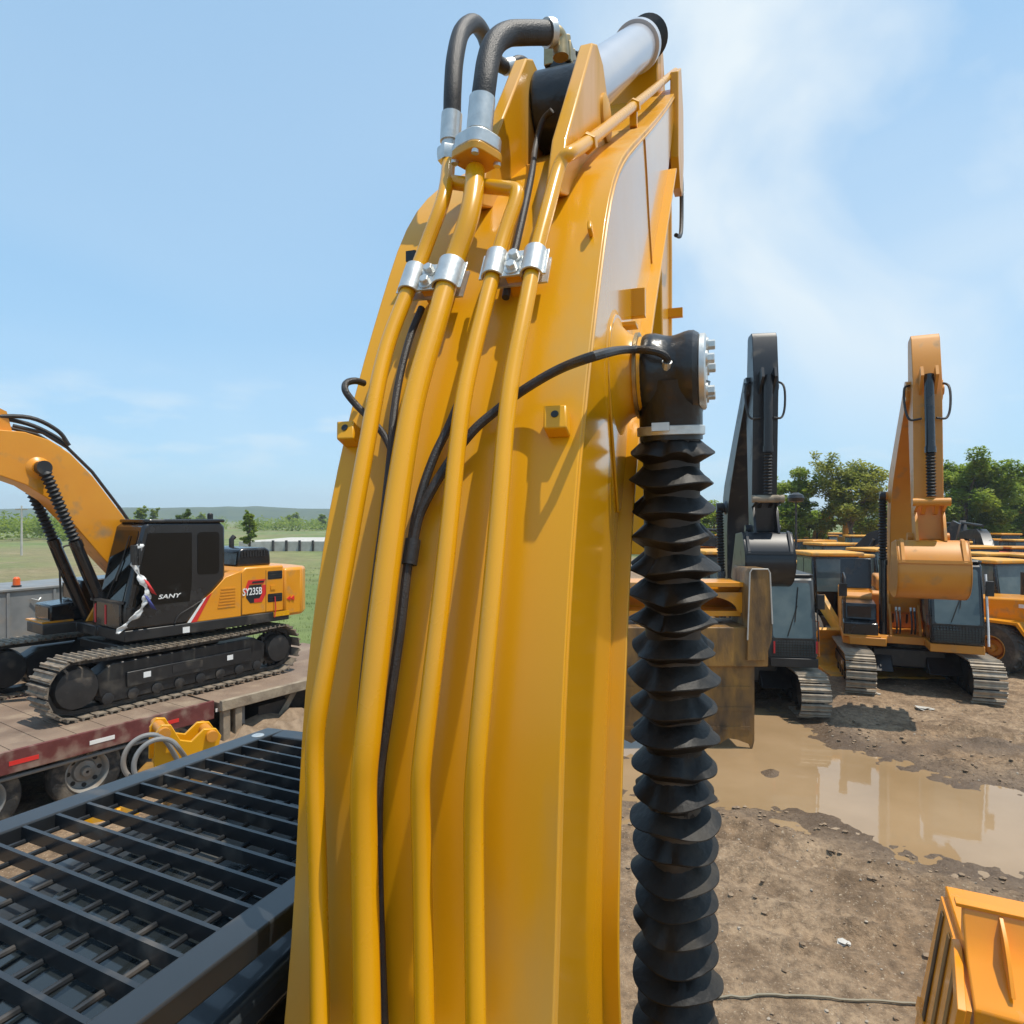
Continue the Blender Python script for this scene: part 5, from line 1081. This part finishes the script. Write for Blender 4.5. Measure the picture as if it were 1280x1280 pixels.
MB().b2(-.01, 1.92, -.035, .05, ht - .012, ht + .014).build('lip', 'hopper_orange', hop, bevel=.004)
g = MB(); 
gus = [(-.025, ht - .01), (-.075, ht - .14), (-.16, ht - .26), (-.34, ht - .37), (-.30, ht - .30), (-.20, ht - .15)]
MB().prism([(-.02, ht - .015), (-.085, ht - .17), (-.175, ht - .285), (-.345, fz + .065), (-.37, fz + .07), (-.27, ht - .20), (-.17, ht - .10)], .235, .26, fnh).build('gusset', 'hopper_orange', hop, bevel=.003)
SLT = .20
def ends(p, q, t): return (t - SLT * (1 - (q - .1) / (ht - .4)), p, q)
MB().prism([(-.42, .10), (-.42, fz - .05), (-.05, ht - .32), (.70, ht - .32), (.70, .10)], .0, .05, ends).build('end_panel', 'hopper_orange', hop)
MB().prism([(-.43, .10), (-.43, fz - .05), (-.06, ht - .28), (.05, ht - .28), (-.33, fz - .10), (-.33, .10)], -.03, .02, ends).build('end_frame', 'hopper_orange', hop, bevel=.004)
for k in range(3):
    y = -.22 + k * .30; MB().prism([(y, .12), (y + .08, .12), (y + .08 + .10, ht - .36), (y + .10, ht - .36)], -.012, .0, ends).build('end_rib', 'worn_yellow', hop, bevel=.004)
MB().prism([(-.30, .36), (.70, .36), (.70, .44), (-.30, .44)], -.02, .021, ends).build('end_rail', 'hopper_orange', hop)
MB().b2(.05, 1.85, -.40, .72, .0, .102).build('skid_base', 'dark_steel', hop)
w0 = P(1150, 1275, 5.0)

# ================================================================ wheel loaders and machines parked behind
def loader(label, loc, rz, sc, glass, group=None, bucket=True, roof='far_yellow', body='far_yellow', lugs=18, detail=1):
    r = thing('wheel_loader', label, 'wheel loader', loc, rz, group, sc)
    for x in (-1.45, 1.45):
        for y, o in ((-1.05, -1), (1.05, 1)): wheel(r, (x, y, .72), .72, .55, o, 'arm_orange', 'tyre_grey', .48, lugs if detail else 0)
    hd = MB().prism([(-3.05, .95), (-.45, .95), (-.45, 2.12), (-2.4, 2.02), (-2.95, 1.85)], -.80, .80).build('engine_hood', body, r, bevel=.05)
    MB().b2(-2.5, -.6, .80, .808, 1.1, 1.75).b2(-2.5, -.6, -.808, -.80, 1.1, 1.75).build('hood_door', body, hd)
    MB().b2(-3.12, -2.95, -.85, .85, .7, 1.4).build('rear_bumper', body, r, bevel=.03)
    MB().b2(-2.6, .1, -.55, .55, .6, 1.0).b2(.0, 2.1, -.5, .5, .6, 1.25).build('chassis', 'black_paint', r, bevel=.03)
    for y in (-1.05, 1.05): MB().prism([(-2.35, 1.3), (-2.2, 1.5), (-.8, 1.5), (-.6, 1.2), (-.65, 1.15), (-.85, 1.43), (-2.15, 1.43), (-2.3, 1.25)], y - .28, y + .28).build('fender', body, r)
    cab = MB().prism([(-.45, 1.25), (.95, 1.25), (1.05, 2.0), (.9, 3.12), (-.45, 3.12)], -.72, .72).build('cab', 'cab_black', r, bevel=.04)
    MB().b2(-.62, 1.06, -.82, .82, 3.11, 3.24).build('cab_roof', roof, cab, bevel=.04)
    for s in (-1, 1):
        for x0, x1 in ((-.38, .18), (.25, .88)): MB().prism(rounded(x0, x1, 1.75, 3.02, .05), s * .72, s * .73).build('window', glass, cab)
    MB().prism([(1.052, 2.02), (1.062, 2.02), (.922, 3.02), (.912, 3.02)], -.62, .62).build('windscreen', glass, cab)
    MB().b2(-.462, -.45, -.62, .62, 2.05, 3.02).build('rear_window', glass, cab)
    MB().tube([(-1.4, .3, 2.1), (-1.4, .3, 2.75)], .06, 10).build('exhaust_pipe', 'dark_steel', r)
    if bucket:
        for y in (-.55, .55): MB().prism([(1.0, 1.75), (1.3, 1.95), (2.6, 1.2), (3.2, .55), (3.05, .40), (2.4, .9), (1.2, 1.5)], y - .06, y + .06).build('lift_arm', body, r)
        MB().prism([(3.05, .10), (4.2, .06), (4.2, .12), (3.3, .2), (3.12, .45), (3.15, .9), (3.4, 1.2), (3.3, 1.26), (3.0, .95), (2.95, .45)], -1.45, 1.45).build('bucket', body, r, bevel=.01)
    return r
# the loader whose cab and rear hood show at the right edge
pw2 = G(1250, 846)
ld = loader('yellow wheel loader with grey ribbed tyre and white sticker, beside the orange excavator cab', (0, 0, 0), 0, 1.0, 'glass_dark', body='orange_paint', roof='orange_paint')
lh = R(-62)        # heading: to the right and towards the camera
ld.rotation_euler.z = lh; off = Matrix.Rotation(lh, 3, 'Z') @ Vector((-1.45, -1.05, 0)); ld.location = (pw2.x - off.x + .1, pw2.y - off.y + .3, 0.02)
so_ = MB().b2(-1.0, -.6, -.822, -.809, 1.85, 1.95).build('model_plate', 'white_paint', ld)
MB().b2(-.72, -.52, -.822, -.809, 1.5, 1.72).build('sticker', 'white_paint', ld)

# rows of parked machines beyond: seen as cab roofs, glass and raised booms
proto_l = loader('far wheel loader parked in the yard rows, yellow cab roof over dark glass', (0, 0, -60), 0, 1, 'glass_grey', 'machines parked in the yard rows', True, lugs=0, detail=0)
proto_m = loader('far wheel loader with dark glass in the yard rows', (0, 0, 0), 0, 1, 'glass_dark', 'machines parked in the yard rows', True, roof='orange_paint', body='orange_paint', lugs=0, detail=0)
for ch_ in proto_m.children:
    if ch_.name.startswith('cab'): ch_.scale = (1, 1, 1)
def small_excavator(label, grp, boomm, beta, alpha, body='far_yellow'):
    r = thing('crawler_excavator', label, 'excavator', (0, 0, 0), 0, grp)
    for y in (-1.15, 1.15):
        MB().prism([(-1.8 + .45 * math.cos(R(a)), .46 + .45 * math.sin(R(a))) for a in range(90, 271, 30)] + [(1.8 + .45 * math.cos(R(a)), .46 + .45 * math.sin(R(a))) for a in range(-90, 91, 30)], y - .3, y + .3).build('track', 'steel_shoe', r)
    MB().b2(-1, 1, -.9, .9, .4, 1.05).build('car_body', 'black_paint', r)
    MB().prism(rounded(-2.7, 1.3, -1.3, 1.3, .4, 3), 1.05, 2.1, lambda p, q, t: (p, q, t)).build('upper_body', body, r, bevel=.04)
    c = MB().prism([(1.7, 1.2), (1.7, 1.6), (1.42, 2.95), (.05, 2.95), (0, 1.2)], .36, 1.36).build('cab', 'cab_black', r, bevel=.04)
    MB().b2(-.05, 1.5, .32, 1.40, 2.95, 3.05).build('roof', body, c, bevel=.02)
    nrm = Vector((1.35, 0, .30)).normalized(); fr = lambda p, q, t: Vector((1.70 - .28 * (q - 1.6) / 1.35, p, q)) + nrm * t
    MB().prism(rounded(.45, 1.27, 1.66, 2.86, .06), -.002, .010, fr).build('windscreen', 'glass_grey', c)
    MB().prism([(1.55, 1.75), (1.34, 2.8), (.2, 2.8), (.2, 1.75)], 1.36, 1.37).build('window', 'glass_grey', c)
    F = Vector((.15, 1.8)); cb, sb = math.cos(beta), math.sin(beta); ch = lambda x, y: (F.x + x * cb - y * sb, F.y + x * sb + y * cb)
    MB().prism([ch(*p) for p in ((-.2, .1), (1.0, .93), (2.15, 1.5), (2.85, 1.5), (4.4, .86), (5.8, .2), (5.8, -.14), (4.3, .34), (2.9, .76), (2.1, .70), (1.0, .13), (0, -.26))], -.24, .24).build('boom', boomm, r, bevel=.01)
    T = Vector(ch(5.68, .03)); ca, sa = math.cos(alpha), math.sin(alpha); am = lambda a, b_: (T.x + a * ca - b_ * sa, T.y + a * sa + b_ * ca)
    MB().prism([am(*p) for p in ((-.95, 0), (-.9, .35), (.1, .5), (2.9, .15), (3.0, -.1), (.3, -.25))], -.17, .17).build('arm', boomm, r, bevel=.01)
    B = Vector(am(2.9, 0)); MB().prism([(B.x + p, B.y + q) for p, q in ((-.3, 0), (.4, -.05), (.68, -.4), (.6, -.95), (.1, -1.15), (-.7, -1.05), (-.6, -.9), (0, -.9))], -.55, .55).build('bucket', boomm, r, bevel=.01)
    e = ch(2.7, 1.75); f_ = am(-.85, .15); MB().tube([(e[0], 0, e[1]), (f_[0], 0, f_[1])], .08, 10).build('arm_cylinder', 'dark_steel', r)
    for y in (-.42, .42): f2 = ch(2.4, 1.05); MB().tube([(.85, y, 1.3), (f2[0], y, f2[1])], .08, 10).build('boom_cylinder', 'dark_steel', r)
    return r
GRP = 'machines parked in the yard rows'
pe1 = small_excavator('far parked excavator, yellow boom raised with its arm folded down', GRP, 'far_yellow', R(46), R(-95))
pe3 = small_excavator('excavator with lowered black boom among the parked loaders', GRP, 'boom_black', R(20), R(-110))
pe2 = small_excavator('far parked excavator, yellow boom lowered forward', GRP, 'far_yellow', R(12), R(-120))
rq = random.Random(21)
used_p = set()
def put(proto, px, d, h, sc=1.0, label=None):
    o = proto if proto.name not in used_p else copy_tree(proto)
    used_p.add(proto.name)
    o.location = ((px - 640) / FPX * d, d, 0); o.rotation_euler = (0, 0, h); o.scale = (sc,) * 3
    if label: o['label'] = label
    return o
FACE = R(-90)
put(proto_l, 893, 22.5, FACE + R(8), 1.0, 'wheel loader with yellow roof and green tinted glass behind the black excavator bucket')
put(proto_l, 1030, 21.5, FACE - R(4), 1.0, 'wheel loader with yellow roof and grey windscreen between the two upright excavators')
for px, d, h, sc, lab in ((1032, 31, FACE + .1, 1.0, 'wheel loader with yellow roof parked behind the loader with grey windscreen'), (1088, 28, FACE + .3, .97, 'wheel loader behind the open black engine door of the orange excavator'),
        (1004, 44, FACE - .15, 1, 'far wheel loader below the round site lamp'), (1066, 38, FACE + .35, 1, 'far wheel loader in front of the thin olive tree'), (1232, 21.5, FACE + .25, .97, 'yellow roofed loader squeezed between orange bucket and sticker loader'), (1222, 26.5, FACE + .25, .97, 'wheel loader right behind the clean orange bucket'),
        (1268, 34, FACE - .1, 1, 'far wheel loader next to the red covered machine'), (1300, 25.0, FACE, 1, 'wheel loader behind the cab of the loader with the white sticker'), (1222, 42, FACE + .2, 1, 'far wheel loader in front of the large dense green tree'),
        (1252, 50, FACE, 1, 'far wheel loader below the spreading green tree'), (915, 36, FACE, 1, 'far wheel loader behind the black boom'), (1092, 52, FACE, 1, 'far wheel loader seen past the orange boom cylinder'), (868, 30, FACE, 1, 'wheel loader mostly hidden behind the black bellows')):
    put(proto_m if lab.startswith('far') or 'bellows' in lab else proto_l, px, d, h, sc * (.93 + .05 * math.sin(px)), lab)
for px, d, h in ((1052, 26, .2), (1072, 46, -.2), (1018, 39, .15), (1240, 45, .1), (1272, 43, -.15), (1208, 37, .3), (1288, 56, 0), (992, 52, .1), (1040, 58, -.1), (1232, 58, .25), (1216, 30, -.2), (1262, 27, .1)): put(proto_m if px % 4 else proto_l, px, d, FACE + h, .93 + .04 * math.sin(px * 2), 'small yellow roofed loader in the packed yard rows under the trees')
put(pe1, 1017, 56, FACE + R(14), .95, 'far excavator with upright yellow boom in front of the lime trees')
for px, d, h in ((1240, 60, FACE + R(50)), (1212, 66, FACE - R(35)), (1268, 70, FACE + R(130))): put(pe1, px, d, h, 1.0, 'far parked excavator, yellow boom raised with its arm folded down')
for px, d, h in ((900, 58, R(200)), (1254, 66, R(170)), (1070, 66, R(10)), (1205, 62, R(190)), (940, 66, R(160))): put(pe2, px, d, h, .95, 'far parked excavator, yellow boom lowered forward')
put(pe3, 1050, 35, FACE + R(40), .9, 'excavator with lowered black boom parked under the thin olive tree'); put(pe3, 1245, 31, FACE + R(160), .9, 'excavator with lowered black boom parked behind the sticker loader')
put(pe3, 1006, 27, FACE + R(-120), .85, 'excavator with lowered black boom behind the grey cab')
# red covered machine far right
rc = P(1265, 690, 34); o = thing('covered_machine', 'machine under a red cover parked among far yellow roofs', 'covered machine', (rc.x, 34, 0), 0)
MB().prism(rounded(-1.3, 1.3, 0, 2.45, .4), -1, 1).build('cover', 'red_cover', o, bevel=.1)
MB().b2(-1.2, 1.2, -.9, .9, 2.3, 2.6).build('cover_ridge', 'red_cover', o, bevel=.1)
# site lamp on a pole between the excavators
lp = P(995, 690, 30); lamp = thing('site_lamp', 'dark round site lamp on a thin pole in front of the trees', 'lamp', (lp.x, 30, 0))
hz_ = P(995, 624, 30).z
MB().tube([(0, 0, 0), (0, 0, hz_)], [.07, .045], 10).build('pole', 'dark_steel', lamp)
MB().lathe([(.05, -.15), (.32, -.1), (.36, .05), (.30, .2), (.1, .3)], (0, 0, hz_), (0, 0, 1), 20).build('lamp_head', 'black_paint', lamp)

# ================================================================ trees
def leafcloud(clumps, n, size, rnd, droop=0.3):
    b = MB(); tot = sum(c[3] ** 2 for c in clumps)
    V = []; Fc = []
    for cx, cy, cz, cr, cf in clumps:
        k = int(n * cr ** 2 / tot)
        for _ in range(k):
            th = rnd.uniform(0, 2 * math.pi); z = rnd.uniform(-1, 1); q = math.sqrt(1 - z * z); rr = cr * rnd.random() ** 0.42
            p = Vector((cx + rr * q * math.cos(th), cy + rr * q * math.sin(th), cz + rr * z * cf)); s = size * rnd.uniform(.6, 1.3)
            a = Vector((rnd.gauss(0, 1), rnd.gauss(0, 1), rnd.gauss(0, .45))).normalized(); c = a.cross(Vector((rnd.gauss(0, .45), rnd.gauss(0, .45) - .25, 1))).normalized()
            n0 = len(V); V += [p - a * s, p + c * s * .55, p + a * s, p - c * s * .55]; Fc.append((n0, n0 + 1, n0 + 2, n0 + 3))
    b.v = [tuple(p) for p in V]; b.f = Fc; return b
def tree(label, px, d, top, half, leaf, seed, n=7000, size=.15, sparse=False, group='trees behind the yard', base=0.0, name='broadleaf_tree', crown0=.30, nlimb=9):
    rnd = random.Random(seed); h = P(px, top, d).z - base; w = half / FPX * d; x = (px - 640) / FPX * d
    r = thing(name, label, 'tree', (x, d, base), rnd.uniform(0, 6), group)
    tb = MB(); tr = max(.05, h * .022); tp_ = [(0, 0, -.1)]
    for k in range(1, 7): tp_.append((rnd.gauss(0, .02) * h, rnd.gauss(0, .02) * h, h * .80 * k / 6))
    tb.tube(spline(tp_, 3), [tr * (1 - .85 * i / 18) for i in range(19)], 8); clumps = []
    for k in range(nlimb):
        z0 = h * rnd.uniform(.22, .62); a = 2 * math.pi * k / nlimb + rnd.uniform(-.3, .3); rr = w * rnd.uniform(.45, .95); z1 = h * rnd.uniform(crown0 + .08, .90)
        rr *= math.sqrt(max(.15, 1 - ((z1 / h - .55) / .5) ** 2)); z0 = min(z0, z1 - .1 * h)
        e = Vector((rr * math.cos(a), rr * math.sin(a), z1)); m = Vector((e.x * .4, e.y * .4, z0 + (z1 - z0) * .55))
        tb.tube(spline([(0, 0, z0), m, e], 4), [tr * .5 * (1 - .8 * i / 8) for i in range(9)], 6)
        for q in range(3): e2 = e + Vector((rnd.gauss(0, .25) * w, rnd.gauss(0, .25) * w, rnd.uniform(.0, .14) * h)); tb.tube([m, (m + e2) / 2 + Vector((0, 0, .04 * h)), e2], [tr * .22, tr * .15, tr * .05], 5); clumps.append((e2.x, e2.y, e2.z, w * rnd.uniform(.16, .30), .8))
        clumps.append((e.x, e.y, e.z, w * rnd.uniform(.26, .40), .75))
    for k in range(52):
        th = rnd.uniform(0, 6.28); z = rnd.uniform(crown0 + .08, .93); rr = w * math.sqrt(max(.05, 1 - ((z - .58) / .42) ** 2)) * rnd.uniform(.3, .85)
        clumps.append((rr * math.cos(th), rr * math.sin(th), z * h, w * rnd.uniform(.18, .34), .75))
    tb.build('trunk', 'bark', r)
    cr = leafcloud(clumps, int(n * 2.4), size, rnd).build('crown', leaf, r, norm=False)
    return r
tree('slender tree with bright lime crown behind the round site lamp', 988, 52, 594, 32, 'leaf_lime', 2, 5200, .15)
tree('rounded tree with thin olive crown and bare branches showing, beside the orange arm', 1064, 50, 572, 45, 'leaf_olive', 3, 6500, .14)
tree('large dense green tree right of the orange arm and bucket cylinder', 1205, 54, 574, 52, 'leaf_green', 4, 13000, .16, crown0=.18, nlimb=12)
tree('spreading green tree at the end of the yard tree row', 1262, 58, 592, 50, 'leaf_green', 5, 10000, .16, crown0=.18)
tree('low green tree behind the black boom and the bellows', 893, 60, 628, 34, 'leaf_lime', 6, 5000, .15, crown0=.1)
tree('bushy low tree with lime leaves under the thin olive tree', 1012, 56, 640, 34, 'leaf_lime', 7, 5200, .15, crown0=.08)
tree('short leafy tree filling the gap between olive tree and orange boom', 1100, 60, 622, 30, 'leaf_green', 8, 5000, .15, crown0=.08)
tree('dark green tree far behind the hanging orange arm', 1150, 66, 600, 40, 'leaf_dark', 9, 6000, .17, crown0=.1)
# field trees on the left
tree('small round green tree standing alone in the field near the concrete works', 312, 62, 637, 9, 'leaf_green', 11, 1800, .12, name='broadleaf_tree', group='trees in the field', base=0.2)
tree('low round green tree behind the black cab roof', 229, 70, 636, 11, 'leaf_dark', 12, 1800, .14, group='trees in the field', base=0.2)
for i, (px, d, top, hw) in enumerate(((177, 120, 632, 7), (193, 150, 636, 5), (252, 220, 642, 6), (361, 260, 643, 4), (369, 250, 641, 5), (403, 240, 642, 5))):
    tree('thin pale tree in the hedge line across the field', px, d, top, hw, ('leaf_lime', 'leaf_green')[i % 2], 30 + i, 900, .26, group='thin trees across the field', base=0)
# hedge and far wood: masses
rnd = random.Random(77); cl = []
for k in range(260):
    x = rnd.uniform(-260, -24); y = 260 + rnd.uniform(-40, 60); cl.append((x, y, rnd.uniform(.5, 2.6), rnd.uniform(2.0, 4.6), .8))
o = leafcloud(cl, 26000, .55, rnd).build('hedge', 'leaf_green', norm=False); o['kind'] = 'stuff'; o['label'] = 'long mixed hedge across the far side of the field'
cl = []
for k in range(90):
    x = rnd.uniform(-150, -84); y = rnd.uniform(118, 150); cl.append((x, y, rnd.uniform(.8, 3.6), rnd.uniform(2.2, 4.2), .8))
o = leafcloud(cl, 16000, .40, rnd).build('scrub', 'leaf_green', norm=False); o['kind'] = 'stuff'
cl = []
for k in range(230):
    x = rnd.uniform(10, 120); y = rnd.uniform(72, 90); cl.append((x, y, rnd.uniform(.5, 3.2), rnd.uniform(1.8, 3.2), .9))
o = leafcloud(cl, 24000, .26, rnd).build('shrub_belt', 'leaf_dark', norm=False); o['kind'] = 'stuff'
# hills on the horizon
for nm, y0, hmax, seed, x0, x1 in (('hills', 900, 20, 5, -1500, 1200),):
    b = MB(); rows = []
    for i in range(6):
        row = []
        for j in range(121):
            x = x0 + (x1 - x0) * j / 120; y = y0 + i * 60; f = math.sin(math.pi * min(1, i / 4))
            h = hmax * (0.55 + .75 * float(fbm(np.array([x]), np.array([7.0 * seed]), seed, 420)[0])) * (f if i < 5 else 0) + 3 * float(vnoise(np.array([x]), np.array([y]), 9, 18)[0]) * f
            row.append((x, y, h - 1))
        rows.append(row)
    MATS['hill_wood'] = MATS.get('hill_wood') or mat('hill_wood', (0.045, 0.075, 0.03), .9, c2=(0.08, 0.11, 0.04), nscale=.05)
    o = b.grid(rows).build('hills', 'hill_wood', ang=80); o['kind'] = 'structure'
# concrete works / pale hardstanding in the field
cw = thing('concrete_channel', 'pale concrete retaining wall with dark posts across the far field', 'wall', (0, 0, 0), 0)
a = G(318, 664, .2); w0 = P(330, 668, 85); w1 = P(415, 668, 85)
MB().b2(w0.x, w1.x + 6, 84, 84.4, 0, 1.35).build('wall_face', 'concrete', cw); MB().b2(w0.x - 3, w1.x + 6, 84.4, 104, .2, 1.30).build('wall_slab', 'concrete', cw)
for k in range(7): MB().b2(w0.x + 1.5 + k * 1.7, w0.x + 1.7 + k * 1.7, 83.6, 84.0, 0, 1.5).build('post', 'dark_steel', cw)
MB().b2(w0.x + 4, w1.x + 6, 103, 103.4, 1.3, 2.3).build('far_fence', 'plate_grey', cw)
# utility pole far left
up = P(27, 660, 75); o = thing('utility_pole', 'thin pale utility pole in the scrub at the field edge', 'pole', (up.x, 75, 0)); MB().tube([(0, 0, 0), (0, 0, P(27, 632, 75).z)], [.12, .08], 8).build('pole', 'concrete', o); MB().b2(-.7, .7, -.05, .05, P(27, 632, 75).z - .5, P(27, 632, 75).z - .38).build('cross_arm', 'timber', o)
# rough grass of the field
rnd = random.Random(9); V = []; Fc = []
def tuft(x, y, s, k):
    for _ in range(k):
        a = rnd.uniform(0, 6.28); l = s * rnd.uniform(.5, 1.2); bx_ = x + rnd.gauss(0, s * .5); by = y + rnd.gauss(0, s * .5); ln = rnd.uniform(.1, .5) * l; wd = .012 + .10 * s * rnd.random() * .5
        n0 = len(V); dx_, dy_ = math.cos(a), math.sin(a)
        V.extend([(bx_ - dy_ * wd, by + dx_ * wd, -.02), (bx_ + dy_ * wd, by - dx_ * wd, -.02), (bx_ + dx_ * ln, by + dy_ * ln, l)]); Fc.append((n0, n0 + 1, n0 + 2))
xs = np.array([rnd.uniform(-26, -1) for _ in range(9000)]); ys = np.array([16 + 42 * rnd.random() ** 1.5 for _ in range(9000)])
ed = np.minimum(-(xs + 1.5 - .05 * ys), ys - 17.0 - .35 * np.maximum(0, -xs - 4)) + 5 * (fbm(xs, ys, 200, 9) - .5)
gmk = np.clip(ed / 2.5, 0, 1) * np.clip(2.2 - 2.4 * fbm(xs * .35, ys, 210, 11), 0, 1)
for x, y, g_ in zip(xs, ys, gmk):
    if g_ > .45: tuft(x, y, rnd.uniform(.08, .22), 6)
b = MB(); b.v = V; b.f = Fc; o = b.build('grass', 'grass_blade', norm=False); o['kind'] = 'stuff'

# ---------------------------------------------------------------- thin air haze over the whole place
hm = bpy.data.materials.new('air_haze'); hm.use_nodes = True; t = hm.node_tree; t.nodes.clear()
ho = t.nodes.new('ShaderNodeOutputMaterial'); pv = t.nodes.new('ShaderNodeVolumePrincipled'); pv.inputs['Color'].default_value = (0.80, 0.88, 0.98, 1); pv.inputs['Density'].default_value = 0.00045; pv.inputs['Anisotropy'].default_value = 0.2
t.links.new(pv.outputs[0], ho.inputs['Volume'])
hb = MB().b2(-1600, 1600, -200, 1700, -6, 60); hme = bpy.data.meshes.new('haze'); hme.from_pydata(hb.v, [], hb.f); hme.materials.append(hm)
ho_ = bpy.data.objects.new('haze', hme); col.objects.link(ho_); ho_['kind'] = 'stuff'
